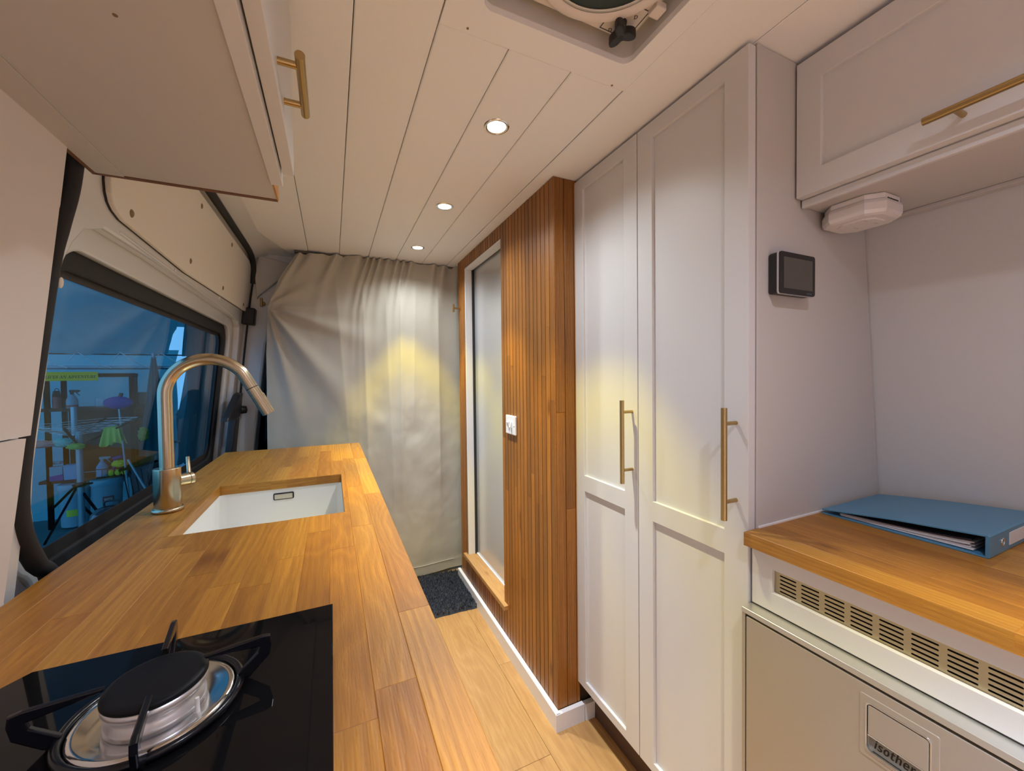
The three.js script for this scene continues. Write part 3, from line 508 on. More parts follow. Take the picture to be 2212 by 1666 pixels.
{
  const t = thing('fridge', 'taupe metal fridge with a recessed latch under the vent fascia', 'fridge');
  const Z0 = -0.5115, Z1 = 0.02, F = 0.727;
  part('body', box(0.775, 1.22, 0.03, 0.728, Z0 + 0.004, Z1, 0.002), M.dullSteel, t);
  part('top_flange', box(F, 0.776, 0.712, 0.7225, Z0, Z1 + 0.01, 0.0015, 2), M.fridgeEdge, t, 'silver ledge along the top of the fridge');
  part('side_flange', box(F + 0.002, 0.776, 0.06, 0.7115, Z0, Z0 + 0.0065, 0.001), M.fridge, t);
  part('side_flange', box(F + 0.002, 0.776, 0.06, 0.7115, Z1 - 0.0015, Z1 + 0.01, 0.001), M.fridge, t);
  part('door_gap', box(F + 0.010, 0.774, 0.06, 0.7115, Z0 + 0.007, Z1 - 0.002, 0), M.black, t);
  const lz0 = -0.311, lz1 = -0.240, ly0 = 0.610, ly1 = 0.6825;
  const ds = rrect(-(Z1 - 0.005), 0.07, -(Z0 + 0.0095), 0.7075, 0.002); hole(ds, -lz1, ly0, -lz0, ly1, 0.006);
  const d = part('door', extX(ds, F + 0.001, F + 0.03, 0.0012), M.fridge, t);
  const lf = rrect(-(lz1 + 0.0085), ly0 - 0.012, -(lz0 - 0.0085), ly1 + 0.010, 0.003); hole(lf, -(lz1 + 0.0005), ly0 - 0.0005, -(lz0 - 0.0005), ly1 + 0.0005, 0.006);
  part('latch_frame', extX(lf, F + 0.0, F + 0.003, 0.0007), M.fridge, d);
  const rim = rrect(-(lz1 + 0.001), ly0 - 0.004, -(lz0 - 0.001), ly1 + 0.001, 0.006); hole(rim, -(lz1 - 0.001), ly0, -(lz0 + 0.001), ly1 - 0.0008, 0.006);
  part('latch_rim', extX(rim, F - 0.001, F + 0.005, 0.0005), M.chrome, d);
  part('latch', extX(rrect(-(lz1 - 0.002), ly0 + 0.024, -(lz0 + 0.002), ly1 - 0.003, 0.003), F - 0.0005, F + 0.006, 0.001), M.fridge, d);
  part('latch_edge', extX(rrect(-(lz1 - 0.002), ly0 + 0.0225, -(lz0 + 0.002), ly0 + 0.0245), F - 0.0007, F + 0.006, 0.0003), M.chrome, d);
  const tx = canvas(512, 160, (c, w, h) => { c.fillStyle = '#7a7873'; c.fillRect(0, 0, w, h); c.fillStyle = '#161513'; c.font = 'bold italic 128px sans-serif'; c.textBaseline = 'alphabetic'; c.textAlign = 'left'; c.fillText('isotherm', 40, 118, 450); });
  const pg = new THREE.PlaneGeometry(0.067, 0.0225).rotateY(-Math.PI / 2).translate(F + 0.0036, ly0 + 0.0112, (lz0 + lz1) / 2);
  part('latch_label', pg, std({ map: tx, roughness: 0.4, metalness: 0.3 }), d, 'grey strip lettered isotherm');
  part('latch_well', box(F + 0.004, F + 0.028, ly0 - 0.004, ly1 + 0.004, lz0 - 0.004, lz1 + 0.004, 0), M.dullSteel, d);
}
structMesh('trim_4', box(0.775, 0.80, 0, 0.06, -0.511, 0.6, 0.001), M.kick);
// ---------------------------------------------------------------- ring binder
{
  const t = thing('ring_binder', 'blue ring binder lying on the short worktop with papers showing', 'binder', [0.987, TOP + 0.0003, -0.262]);
  // local: x into the room's right side, z negative away from the spine
  const X1 = 0.246, Lz = -0.243, prof = (y, z) => y;
  const cover = (pts) => extX(poly(pts.map(([z, y]) => [-z, y])), 0, X1, 0.0006);
  part('back_cover', cover([[0, 0], [Lz, 0], [Lz, 0.0026], [0, 0.0026]]), M.binder, t);
  part('spine', cover([[0, 0], [0.0028, 0.001], [0.0028, 0.0365], [0, 0.0385], [-0.0022, 0.037], [-0.0022, 0.0015]]), M.binder, t);
  part('front_cover', cover([[0, 0.0358], [0, 0.0386], [-0.12, 0.0272], [Lz, 0.0105], [Lz, 0.0078], [-0.12, 0.0245]]), M.binder, t);
  const sheet = (i, mat, inset, lift) => {
    const z0 = -0.018 - inset, z1 = -0.212 - inset * 0.4, sgs = 10, up = [], dn = [];
    for (let k = 0; k <= sgs; k++) { const f = k / sgs, z = lerp(z0, z1, f), sag = Math.sin(f * Math.PI) * -0.0015 * i, y = lerp(0.0045 + i * lift, 0.0034 + i * 0.00075, Math.pow(f, 0.75)) + sag * 0.3; up.push([-z, y + lift * 0.72]); dn.unshift([-z, y]); }
    return part('paper_stack', extX(poly([...up, ...dn]), 0.010 + (i % 3) * 0.003, X1 - 0.008), mat, t);
  };
  for (let i = 0; i < 6; i++) sheet(i, i === 5 ? M.divider : M.paper, i % 2 * 0.004, 0.0030);
  for (const x of [0.085, 0.165]) part('ring', new THREE.TorusGeometry(0.0125, 0.0016, 8, 24).rotateX(0).translate(0, 0, 0).rotateY(Math.PI / 2).translate(x, 0.0195, -0.017), M.chrome, t);
  part('spine_label', extZ(rrect(0.085, 0.008, 0.175, 0.030, 0.001), 0.0026, 0.0036), M.paper, t, 'pale label in a clear pocket on the spine');
  part('finger_ring', new THREE.TorusGeometry(0.006, 0.0012, 8, 20).translate(0.055, 0.019, 0.0032), M.chrome, t);
}
// ---------------------------------------------------------------- curtain across the cab and its tie-back hooks
{
  const NX = 220, NY = 200, P = [], U = [], I = [];
  const xl = [[1.84, -0.14], [1.815, -0.152], [1.678, -0.23], [1.54, -0.278], [1.316, -0.292], [0.844, -0.298], [0, -0.30]];
  const zf = (x, y, s) => {
    let z = 0;
    const d = 1.835 - y;
    z += (0.016 * Math.exp(-d / 0.085) + 0.0025 * Math.exp(-d / 0.3)) * Math.sin(2 * Math.PI * (s * 16 + 0.8 * Math.sin(s * 11 + 1) + 0.25 * Math.sin(s * 31))) - 0.06 * (1 - y / 1.8);
    for (const [c, a, w, y0, sk] of [[0.155, 0.016, 0.03, 0.9, 0.02], [0.356, 0.02, 0.025, 0.75, 0.0], [0.44, 0.014, 0.03, 1.0, -0.02], [0.565, 0.02, 0.03, 0.7, 0.01], [0.27, 0.012, 0.045, 0.6, 0.03], [0.02, 0.012, 0.04, 1.1, 0.06]]) {
      const q = x - c - sk * (1.8 - y); z += a * (q > 0 ? Math.exp(-q / w) : Math.exp(q / (w * 2.6))) * sstep(y0 - 0.5, y0 + 0.1, y) * (0.4 + 0.6 * sstep(0, 0.25, d));
    }
    const hx = x + 0.285, hy = y - 1.545, r = Math.hypot(hx, hy), th = Math.atan2(hy, hx);
    for (const [t0, a, w, len] of [[-0.32, 0.028, 0.13, 0.42], [-0.95, 0.03, 0.13, 0.62], [0.5, 0.018, 0.16, 0.3], [1.0, 0.014, 0.13, 0.25], [-1.35, 0.014, 0.07, 0.7], [-0.02, 0.014, 0.12, 0.4]])
      z += a * Math.exp(-Math.pow((th - t0) / w, 2)) * sstep(0.0, 0.08, r) * Math.exp(-Math.pow(r / len, 2.5));
    z += 0.012 * fbm(x * 3.1 + 4, y * 1.6, 3) + 0.007 * fbm(x * 9, y * 6 + 3, 3) * sstep(1.5, 0.8, y) + 0.005 * Math.exp(-(Math.pow((x - 0.24) / 0.06, 2) + Math.pow((y - 0.93) / 0.05, 2))) - 0.006 * Math.exp(-(Math.pow((x - 0.43) / 0.05, 2) + Math.pow((y - 0.86) / 0.05, 2)));
    z += 0.007 * Math.sin(x * 17 + y * 1.2) * sstep(1.2, 0.3, y);
    if (y < 0.075) z += 0.0015;
    return z;
  };
  for (let j = 0; j <= NY; j++) for (let i = 0; i <= NX; i++) {
    const v = j / NY, s = i / NX, yTop = lerp(1.818, 1.832, sstep(0, 0.3, s)) - 0.003 * Math.abs(Math.sin(s * 47)), y = lerp(yTop, 0.022 + 0.006 * Math.sin(s * 6), v), xr = 0.73, x = lerp(interp(xl, y), xr, s);
    P.push(x, y, -2.262 + zf(x, y, s)); U.push(x, y);
  }
  const at = (i, j) => j * (NX + 1) + i;
  for (let j = 0; j < NY; j++) for (let i = 0; i < NX; i++) I.push(at(i, j), at(i, j + 1), at(i + 1, j), at(i + 1, j), at(i, j + 1), at(i + 1, j + 1));
  const g = new THREE.BufferGeometry(); g.setAttribute('position', new THREE.Float32BufferAttribute(P, 3)); g.setAttribute('uv', new THREE.Float32BufferAttribute(U, 2)); g.setIndex(I); g.computeVertexNormals();
  const t = thing('curtain', 'beige fabric curtain drawn across the cab opening', 'curtain');
  part('drape', g, M.curtain, t);
  part('hem', tube([[-0.29, 0.072, -2.262 + zf(-0.29, 0.08, 0)], ...[...Array(24)].map((_, k) => { const x = -0.26 + k * 0.04; return [x, 0.072, -2.2605 + zf(x, 0.08, 0.5)]; })], 0.0018, 120, 6), M.curtain, t);
  part('track', box(-0.16, 0.69, CEIL - 0.012, CEIL, -2.30, -2.272, 0.002), M.ceilGap, t, 'dark curtain track under the ceiling');
}
function hook(label, pos, dir) {
  const t = thing('tieback_hook', label, 'hook', pos, 'brass tie-back hooks');
  const n = new THREE.Vector3(...dir);
  part('stem', [rod([0, 0, 0], n.clone().multiplyScalar(0.036).toArray(), 0.0045), rod([0, 0, 0], n.clone().multiplyScalar(0.004).toArray(), 0.011, 0.011, 20)], M.brass, t);
  const c = n.clone().multiplyScalar(0.038).toArray();
  part('cross_bar', rod([c[0], c[1] - 0.022, c[2]], [c[0], c[1] + 0.022, c[2]], 0.006, 0.006, 16), M.brass, t);
  return t;
}
hook('brass T-shaped tie-back hook on the white pillar left of the curtain', [-0.318, 1.578, -2.425], [-0.1, 0.03, 0.99]);
hook('brass T-shaped tie-back hook on the slatted partition beside the curtain', [0.669, 1.572, -2.16], [-1, 0, 0]);
// ---------------------------------------------------------------- doormat
{
  const t = thing('doormat', 'small charcoal shaggy doormat in front of the curtain', 'doormat', [0.52, 0, -2.095]);
  const NX = 60, NZ = 80, g = new THREE.PlaneGeometry(0.30, 0.41, NX, NZ).rotateX(-Math.PI / 2), p = g.attributes.position;
  for (let i = 0; i < p.count; i++) {
    const x = p.getX(i), z = p.getZ(i), e = Math.min(0.15 - Math.abs(x), 0.205 - Math.abs(z));
    p.setX(i, x + 0.006 * fbm(z * 20, x * 20 + 5, 2) + 0.02 * z); p.setZ(i, z + 0.006 * fbm(x * 22, z * 20 + 9, 2));
    p.setY(i, e < 0.001 ? 0.0005 : 0.016 * Math.min(1, e / 0.012) + 0.009 * fbm(x * 70, z * 70, 3) + 0.002);
  }
  g.computeVertexNormals();
  part('backing', g, M.rug, t);
  const N = 9000, im = new THREE.InstancedMesh(new THREE.ConeGeometry(0.003, 0.019, 4).translate(0, 0.007, 0), M.rug, N), o = new THREE.Object3D(), c = new THREE.Color();
  for (let i = 0; i < N; i++) { const z = rr(-0.198, 0.198), x = rr(-0.143, 0.143) + 0.02 * z; o.position.set(x, 0.012 + 0.006 * fbm(x * 70, z * 70, 2), z); o.rotation.set(rr(-0.9, 0.9), rr(0, 6), rr(-0.9, 0.9)); o.scale.setScalar(rr(0.7, 1.3)); o.updateMatrix(); im.setMatrixAt(i, o.matrix); const k = rr(0.3, 2.0); im.setColorAt(i, c.setRGB(k, k, k * 1.05)); }
  im.name = 'pile'; im.userData.kind = 'stuff'; shade(im); t.add(im);
  t.rotation.y = -0.03;
}
// ---------------------------------------------------------------- recessed ceiling spots, with unseen ones behind the camera and added fill
{
  const names = ['round recessed ceiling spot nearest the roof fan', 'round recessed ceiling spot, middle of the three in the boards', 'round recessed ceiling spot nearest the curtain', 'unseen round recessed ceiling spot just behind the roof fan', 'second unseen round recessed ceiling spot behind the roof fan', 'added fill spot in the ceiling at the rear end of the van, out of view', 'added fill spot in the ceiling behind the left overhead cabinet, out of view', 'added fill spot in the ceiling in the rear left corner, out of view'];
  const ring = lathe([[0.0245, -0.0005], [0.0275, -0.0028], [0.031, -0.0022], [0.0335, 0.0], [0.0335, 0.0005], [0.0245, 0.0005]], 40), disc = lathe([[0, -0.0012], [0.020, -0.0012], [0.0246, -0.0004]], 32);
  LAMP.at.forEach(([x, z], i) => {
    const t = thing('ceiling_spot', names[i], 'ceiling light', [x, CEIL, z], 'recessed ceiling spots');
    part('bezel', ring, M.chrome, t); part('diffuser', disc, M.lamp, t, 'glowing diffuser');
    const aim = new THREE.Object3D(); aim.name = 'aim'; aim.position.set(0, -1, 0); t.add(aim);
    for (const [[k, r, g, b], ang, pen] of (i < 3 ? [[LAMP.wide, 73, 0.95], [LAMP.rim, 33, 0.26], [LAMP.core, 26, 0.5]]   : [i === 3 ? [LAMP.rear, 76, 0.8] : [LAMP.far, 50, 0.8], [LAMP.rim, 33, 0.26], [LAMP.core, 26, 0.5]])) {
      const l = new THREE.SpotLight(rgb(r, g, b), k, 0, ang * Math.PI / 180, pen, 2); l.position.set(0, -0.006, 0); l.target = aim; l.castShadow = true; l.shadow.radius = 1.1; t.add(l);
    }
  });
}
// ---------------------------------------------------------------- roof fan
{
  const t = thing('roof_fan', 'round roof fan in a square ceiling opening beside the spots', 'roof fan', [0.417, 0, -0.5]);
  const s = rrect(-0.172, -0.172, 0.172, 0.172, 0.026); hole(s, -0.164, -0.164, 0.164, 0.164, 0.022);
  part('well', [extY(s, CEIL + 0.0115, 1.885), extY(rrect(-0.172, -0.172, 0.172, 0.172, 0.026), 1.885, 1.89)], M.ventWell, t, 'grey well of the fan');
  part('garnish_plate', extY(hole(rrect(-0.143, -0.143, 0.143, 0.143, 0.008), -0.05, -0.05, 0.05, 0.05, 0.045), 1.862, 1.8855, 0.002), M.vent, t);
  part('screen_ring', lathe([[0.114, 1.853], [0.117, 1.849], [0.131, 1.849], [0.137, 1.854], [0.138, 1.863], [0.114, 1.863]], 64), M.vent, t, 'pinkish white ring round the screen');
  part('inner_rim', lathe([[0.110, 1.854], [0.1145, 1.851], [0.1145, 1.862], [0.110, 1.862]], 56), M.ventWell, t);
  part('screen', lathe([[0, 1.862], [0.06, 1.860], [0.1105, 1.856], [0.1105, 1.8625]], 48), M.netting, t, 'dark green insect screen');
  const lab = canvas(256, 256, (c, w, h) => {
    c.fillStyle = '#cfc6ba'; c.fillRect(0, 0, w, h); c.strokeStyle = '#2a2422'; c.lineWidth = 7; c.strokeRect(10, 10, w - 20, h - 20);
    c.fillStyle = '#4a423d'; c.font = 'bold 44px sans-serif'; c.save(); c.translate(w * 0.62, h * 0.66); c.rotate(-0.6); c.fillText('D', -110, 30); c.fillText('D', 60, -40); c.fillText('1', 78, -90); c.restore(); c.fillRect(118, 220, 70, 16);
  });
  part('label_plate', new THREE.PlaneGeometry(0.07, 0.07).rotateX(Math.PI / 2).translate(0.105, 1.8612, -0.105), std({ map: lab, roughness: 0.6 }), t, 'printed label in the corner of the plate');
  const kn = new THREE.Shape();
  for (let i = 0; i <= 60; i++) { const a = i / 60 * Math.PI * 2, r = 0.0105 + 0.0185 * Math.pow(0.5 + 0.5 * Math.cos(3 * a + 1.06), 1.3); i ? kn.lineTo(r * Math.cos(a), r * Math.sin(a)) : kn.moveTo(r * Math.cos(a), r * Math.sin(a)); }
  const k = part('knob', [extY(kn, 1.833, 1.851, 0.003), rod([0, 1.85, 0], [0, 1.865, 0], 0.009, 0.012, 20)].map((g) => g  .translate(0.104, 0, -0.113)), M.black, t, 'black three-lobed knob');
  part('knob_cap', lathe([[0, -0.0015], [0.004, -0.0012], [0.005, 0]], 16).translate(0.104, 1.8335, -0.113), M.rubber, k);
  part('clip', box(0.134, 0.158, 1.852, 1.866, -0.075, -0.05, 0.003), M.vent, t);
}
// ================================================================ outside the window: an awning with shelves and camp clutter
const GY = -0.6;
structMesh('ground', (() => { const g = new THREE.PlaneGeometry(16, 14, 90, 80).rotateX(-Math.PI / 2).translate(-3, GY, -4), p = g.attributes.position; for (let i = 0; i < p.count; i++) p.setY(i, GY - 0.01 + 0.03 * fbm(p.getX(i) * 1.7, p.getZ(i) * 1.7, 3)); g.computeVertexNormals(); return g; })(), M.ground);
{
  const t = thing('awning', 'grey fabric awning laced to a pole beyond the window', 'awning');
  const fab = phys({ color: rgb(0.11, 0.38, 0.44), roughness: 0.95, transmission: 0.35, thickness: 0, side: THREE.DoubleSide }), dark = phys({ color: rgb(0.08, 0.25, 0.30), roughness: 0.95, transmission: 0.18, thickness: 0, side: THREE.DoubleSide });
  const sheet = (nx, ny, fn) => { const g = new THREE.PlaneGeometry(1, 1, nx, ny), p = g.attributes.position; for (let i = 0; i < p.count; i++) { const q = fn(p.getX(i) + 0.5, p.getY(i) + 0.5); p.setXYZ(i, ...q); } g.computeVertexNormals(); return g; };
  part('roof_sheet', sheet(120, 80, (u, v) => { const x = lerp(-6.5, Math.min(-2.03 + 1.62 * v, -1.46), u), z = lerp(-6.86, -3.2, v), y = lerp(1.52, 3.0, Math.pow(v, 0.85)); return [x, y + 0.10 * fbm(x * 2.0, z * 1.6, 4) + 0.03 * fbm(x * 6 + y, z * 5, 3), z]; }), fab, t);
  part('roof_sheet', sheet(40, 80, (u, v) => { const x = lerp(Math.min(-1.88 + 1.19 * v, -1.46), -0.75, u), z = lerp(-6.86, -3.2, v), y = lerp(1.52, 3.0, Math.pow(v, 0.85)); return [x, y + 0.03 * fbm(x * 6 + y, z * 5, 3), z]; }), dark, t);
  // rear wall in two sheets with a slit of daylight between them
  part('wall_sheet', sheet(80, 40, (u, v) => { const y = lerp(-0.62, 1.62, v), xr = interp([[1.96, -1.915], [1.45, -2.03], [0.7, -2.02], [-0.6, -1.99]], y), x = lerp(-6.5, xr, u); return [x, y, -7.15 + 0.04 * fbm(x * 2, y * 2, 3)]; }), fab, t);
  part('wall_sheet', sheet(30, 40, (u, v) => { const y = lerp(-0.62, 2.9, v), xl = interp([[2.9, -1.85], [1.96, -1.85], [1.45, -1.88], [0.75, -2.0], [0.70, -2.03], [-0.6, -2.0]], y), x = lerp(xl, -0.75, u); return [x, y, -7.1 + 0.03 * fbm(x * 2, y * 2, 3)]; }), dark, t);
  part('gable_sheet', sheet(20, 20, (u, v) => { const y = lerp(1.96, 3.2, v), x = lerp(-6.5, -0.75, u); return [x, y, -7.2]; }), dark, t);
  part('side_sheet', sheet(30, 30, (u, v) => { const z = lerp(-7.15, -2.7, u), y = lerp(-0.62, 3.0, v); return [-0.72, y, z]; }), dark, t);
  part('pole', rod([-6.5, 1.372, -6.9], [-0.8, 1.366, -6.9], 0.03), M.pole, t);
  part('hem_rod', rod([-6.5, 1.545, -6.86], [-0.8, 1.53, -6.86], 0.008), M.darkWood, t);
  for (let i = 0; i < 9; i++) { const x = -4.6 + i * 0.415; part('lacing', [tube([[x, 1.57, -6.84], [x + 0.10, 1.49, -6.83], [x + 0.2, 1.41, -6.85], [x + 0.32, 1.36, -6.865]], 0.008, 12, 6), rod([x, 1.56, -6.85], [x - 0.09, 1.44, -6.87], 0.005)], M.rope, t); }
  part('ground_pole', rod([-2.1, 0.32, -6.98], [-0.9, 0.34, -6.98], 0.015), M.pole, t);
}
{
  const t = thing('shelf_unit', 'dark open shelf unit standing under the awning', 'shelving', [0, GY, -6.75]);
  const b = (n, a, c, w, h) => part(n, bar(a, c, w, h), M.darkWood, t), y = (v) => v - GY;
  for (const [x, z] of [[-3.11, 0.14], [-3.13, -0.24], [-2.43, -0.24], [-2.33, 0.14]]) b('upright', [x, 0, z], [x, y(1.28), z], 0.045, 0.045);
  for (const [yy, h] of [[1.262, 0.045]]) { b('top_rail', [-3.14, y(yy), 0.14], [-2.29, y(yy), 0.14], 0.04, h); b('top_rail', [-3.14, y(yy), -0.24], [-2.40, y(yy), -0.24], 0.04, h); }
  for (const yy of [0.842, -0.028]) part('shelf', box(-3.2, -2.27, y(yy) - 0.018, y(yy) + 0.018, -0.26, 0.16, 0.004), M.darkWood, t);
  part('back_panel', box(-3.1, -2.3, y(0.0), y(0.84), -0.262, -0.255, 0), M.darkWood, t);
}
const SHY = 0.8605, SLY = -0.0095;
{
  const tx = canvas(1024, 240, (c, w, h) => { c.fillStyle = '#ffcc00'; c.fillRect(0, 0, w, h); c.fillStyle = '#15150a'; c.font = 'bold italic 112px serif'; c.textAlign = 'center'; c.textBaseline = 'middle'; c.fillText('LIFES AN ADVENTURE', w / 2 + 6, h * 0.56, 940); });
  const t = thing('sign', 'yellow sign reading LIFES AN ADVENTURE hung on the shelf unit', 'sign', [-2.885, 1.248, -6.58]);
  part('board', new RoundedBoxGeometry(0.50, 0.108, 0.006, 1, 0.001).rotateZ(0.004), std({ color: rgb(1, 0.6, 0.0), roughness: 0.6 }), t);
  part('lettering', new THREE.PlaneGeometry(0.496, 0.104).rotateZ(0.004).translate(0, 0, 0.0036), std({ map: tx, roughness: 0.6 }), t);
}
function sprayBottle(label, pos, s, bodyM, headM, band) {
  const t = thing('spray_bottle', label, 'spray bottle', pos); t.scale.setScalar(s);
  part('bottle', lathe([[0, 0], [0.044, 0], [0.047, 0.005], [0.047, 0.075], [0.043, 0.10], [0.024, 0.135], [0.017, 0.15], [0, 0.15]], 24), bodyM, t);
  if (band) part('label_band', lathe([[0.0476, 0.006], [0.0476, 0.035]], 24), band, t);
  part('trigger_head', [box(-0.012, 0.012, 0.148, 0.175, -0.012, 0.012, 0.003), box(-0.02, 0.055, 0.172, 0.198, -0.011, 0.011, 0.005), rod([0.03, 0.178, 0], [0.062, 0.135, 0], 0.005, 0.004, 8), box(0.05, 0.066, 0.18, 0.195, -0.007, 0.007, 0.002)], headM, t);
  return t;
}
const PL = { blue: cloth(0.10, 0.42, 0.62), pale: std({ color: rgb(0.22, 0.40, 0.47), roughness: 0.4 }), red: std({ color: rgb(0.36, 0.08, 0.07), roughness: 0.5 }), navy: std({ color: rgb(0.004, 0.05, 0.34), roughness: 0.7 }), purple: std({ color: rgb(0.14, 0.05, 0.28), roughness: 0.5 }), clear: phys({ color: rgb(0.9, 0.95, 0.97), roughness: 0.05, transmission: 1, thickness: 0 }) };
sprayBottle('white spray bottle with a dark trigger and red band on the upper shelf', [-2.895, SHY, -6.62], 1.12, PL.pale, M.darkWood, PL.red);
{
  const t = thing('drink_bottle', 'red patterned bottle with a dark cap on the upper shelf', 'bottle', [-3.035, SHY, -6.63]);
  part('bottle', lathe([[0, 0], [0.036, 0], [0.038, 0.004], [0.038, 0.13], [0.034, 0.145], [0, 0.145]], 24), PL.red, t);
  part('cap', lathe([[0, 0.215], [0.026, 0.213], [0.03, 0.2], [0.034, 0.17], [0.036, 0.146], [0, 0.145]], 24), M.darkWood, t);
  part('loop', new THREE.TorusGeometry(0.018, 0.004, 8, 18).translate(0.004, 0.222, 0), M.darkWood, t);
}
tag(top('glass_jar', lathe([[0, 0.003], [0.042, 0], [0.046, 0.004], [0.046, 0.10], [0.043, 0.115], [0.0405, 0.115], [0.043, 0.10], [0.043, 0.006], [0, 0.006]], 24).translate(-2.65, SHY, -6.64), PL.clear), 'clear glass jar standing on the upper shelf', 'jar');
{
  const t = thing('wash_mop', 'blue shaggy oval wash mop head hanging at the shelf end', 'mop', [-2.425, 0.915, -6.50]);
  const g = new THREE.SphereGeometry(1, 60, 40), p = g.attributes.position; for (let i = 0; i < p.count; i++) { const x = p.getX(i), y = p.getY(i), z = p.getZ(i), k = 1 + 0.12 * fbm(x * 9, y * 9, 3, z * 9); p.setXYZ(i, x * 0.14 * k, y * 0.078 * k, z * 0.06 * k); } g.computeVertexNormals();
  part('mop_head', g, PL.navy, t);
  part('handle_socket', rod([0.01, 0.04, 0], [0.03, 0.12, -0.01], 0.022, 0.018), M.black, t);
  part('mop_pole', rod([0.0, -0.03, -0.01], [0.10, -1.515, 0.03], 0.011), M.pole, t);
}
sprayBottle('blue spray bottle in the caddy on the lower shelf', [-2.64, SLY, -6.62], 1.25, PL.blue, PL.pale);
{
  const t = thing('dish_brush', 'blue plastic brush standing in the caddy on the lower shelf', 'brush', [-2.545, SLY, -6.63]);
  part('brush_handle', rod([0, 0.05, 0], [0.03, 0.22, 0], 0.018, 0.014), PL.navy, t); part('brush_head', new RoundedBoxGeometry(0.10, 0.035, 0.045, 2, 0.01).rotateZ(0.2).translate(0.05, 0.225, 0), PL.navy, t);
}
{
  const t = thing('wire_caddy', 'dark wire caddy of cleaning things on the lower shelf', 'caddy', [-2.535, SLY, -6.62]);
  for (const y of [0.005, 0.10]) part('hoop', [bar([-0.14, y, 0.07], [0.14, y, 0.07], 0.006, 0.006), bar([-0.14, y, -0.07], [0.14, y, -0.07], 0.006, 0.006), bar([-0.14, y, -0.07], [-0.14, y, 0.07], 0.006, 0.006), bar([0.14, y, -0.07], [0.14, y, 0.07], 0.006, 0.006)], M.black, t);
  for (let i = 0; i < 6; i++) part('wire', rod([-0.14 + i * 0.056, 0.005, 0.07], [-0.14 + i * 0.056, 0.10, 0.07], 0.0025), M.black, t);
}
function lump(name, label, category, pos, sc, m, f = 6, amp = 0.25, group) {
  const g = new THREE.SphereGeometry(1, 40, 28), p = g.attributes.position;
  for (let i = 0; i < p.count; i++) { const x = p.getX(i), y = p.getY(i), z = p.getZ(i), k = 1 + amp * fbm(x * f * 0.4 + pos[0], y * f * 0.4, 3, z * f * 0.4 + pos[1]); p.setXYZ(i, x * sc[0] * k, Math.max(y, -0.8) * sc[1] * k + sc[1] * 0.8, z * sc[2] * k); }
  g.computeVertexNormals(); const o = top(name, g, m); o.position.set(...pos); return tag(o, label, category, group);
}
const lime = cloth(0.62, 0.72, 0.06), yel = cloth(0.75, 0.72, 0.05);
lump('sponge_cloth', 'crumpled yellow-green cloth on top of the wire caddy', 'cloth', [-2.465, SLY + 0.112, -6.6], [0.075, 0.045, 0.05], lime, 9, 0.5);
for (let i = 0; i < 3; i++) lump('sponge', ['yellow sponge in the caddy beside the blue spray bottle', 'yellow sponge in the middle of the wire caddy', 'yellow sponge at the outer end of the wire caddy'][i], 'sponge', [-2.545 + i * 0.065, SLY + 0.006, -6.585], [0.03, 0.04, 0.028], yel, 8, 0.3, 'yellow sponges in the caddy');
{
  const t = thing('carton', 'white and purple carton on the lower shelf', 'carton', [-3.04, SLY, -6.62]);
  part('box', new RoundedBoxGeometry(0.115, 0.17, 0.09, 1, 0.003).translate(0, 0.085, 0), PL.pale, t); part('purple_band', extZ(poly([[-0.058, 0], [0.058, 0], [0.058, 0.075], [-0.058, 0.055]]), 0.0455, 0.047), PL.purple, t);
}
tag(top('storage_tub', [extZ(poly([[-0.055, 0], [0.055, 0], [0.062, 0.17], [-0.062, 0.17]]), -0.05, 0.05, 0.006).translate(-2.915, SLY, -6.62), box(-2.98, -2.85, SLY + 0.165, SLY + 0.18, -6.675, -6.565, 0.004)], PL.blue), 'light blue storage tub next to the purple carton', 'tub');
tag(top('paper_roll', rod([-3.09, SLY + 0.205, -6.66], [-3.0, SLY + 0.215, -6.60], 0.02, 0.02, 18), PL.pale), 'small white roll lying on the purple carton', 'roll');
function bucket(label, x, z, s, band, txt) {
  const t = thing('bucket', label, 'bucket', [x, GY + 0.02, z]); t.scale.set(s * 0.68, s, s * 0.68);
  part('tub', lathe([[0, 0], [0.125, 0], [0.13, 0.006], [0.15, 0.36], [0.143, 0.36], [0.124, 0.01], [0, 0.01]], 36), PL.pale, t);
  part('lid', lathe([[0, 0.385], [0.145, 0.383], [0.158, 0.378], [0.158, 0.335], [0.151, 0.335], [0.151, 0.362], [0, 0.362]], 36), std({ color: rgb(0.16, 0.42, 0.52), roughness: 0.45 }), t);
  if (txt) { const tx = canvas(256, 96, (c, w, h) => { c.fillStyle = '#8a3b30'; c.fillRect(0, 0, w, h); c.fillStyle = '#e9e2da'; c.font = 'bold 66px sans-serif'; c.textAlign = 'center'; c.textBaseline = 'middle'; c.fillText(txt, w / 2, h / 2 + 3); }); part('label', new THREE.CylinderGeometry(0.1435, 0.1425, 0.05, 20, 1, true, 0.05, 0.75).translate(0, 0.215, 0), std({ map: tx, roughness: 0.6 }), t, 'red label reading WASH'); }
  if (band) part('label', new THREE.CylinderGeometry(0.1395, 0.137, 0.06, 20, 1, true, -0.2, 1.1).translate(0, 0.13, 0), band, t, 'green label');
}
bucket('pale lidded bucket with a green label below the lower shelf', -2.90, -6.62, 1.36, lime);
bucket('pale lidded bucket with a red label reading WASH', -2.60, -6.62, 1.42, null, 'WASH');
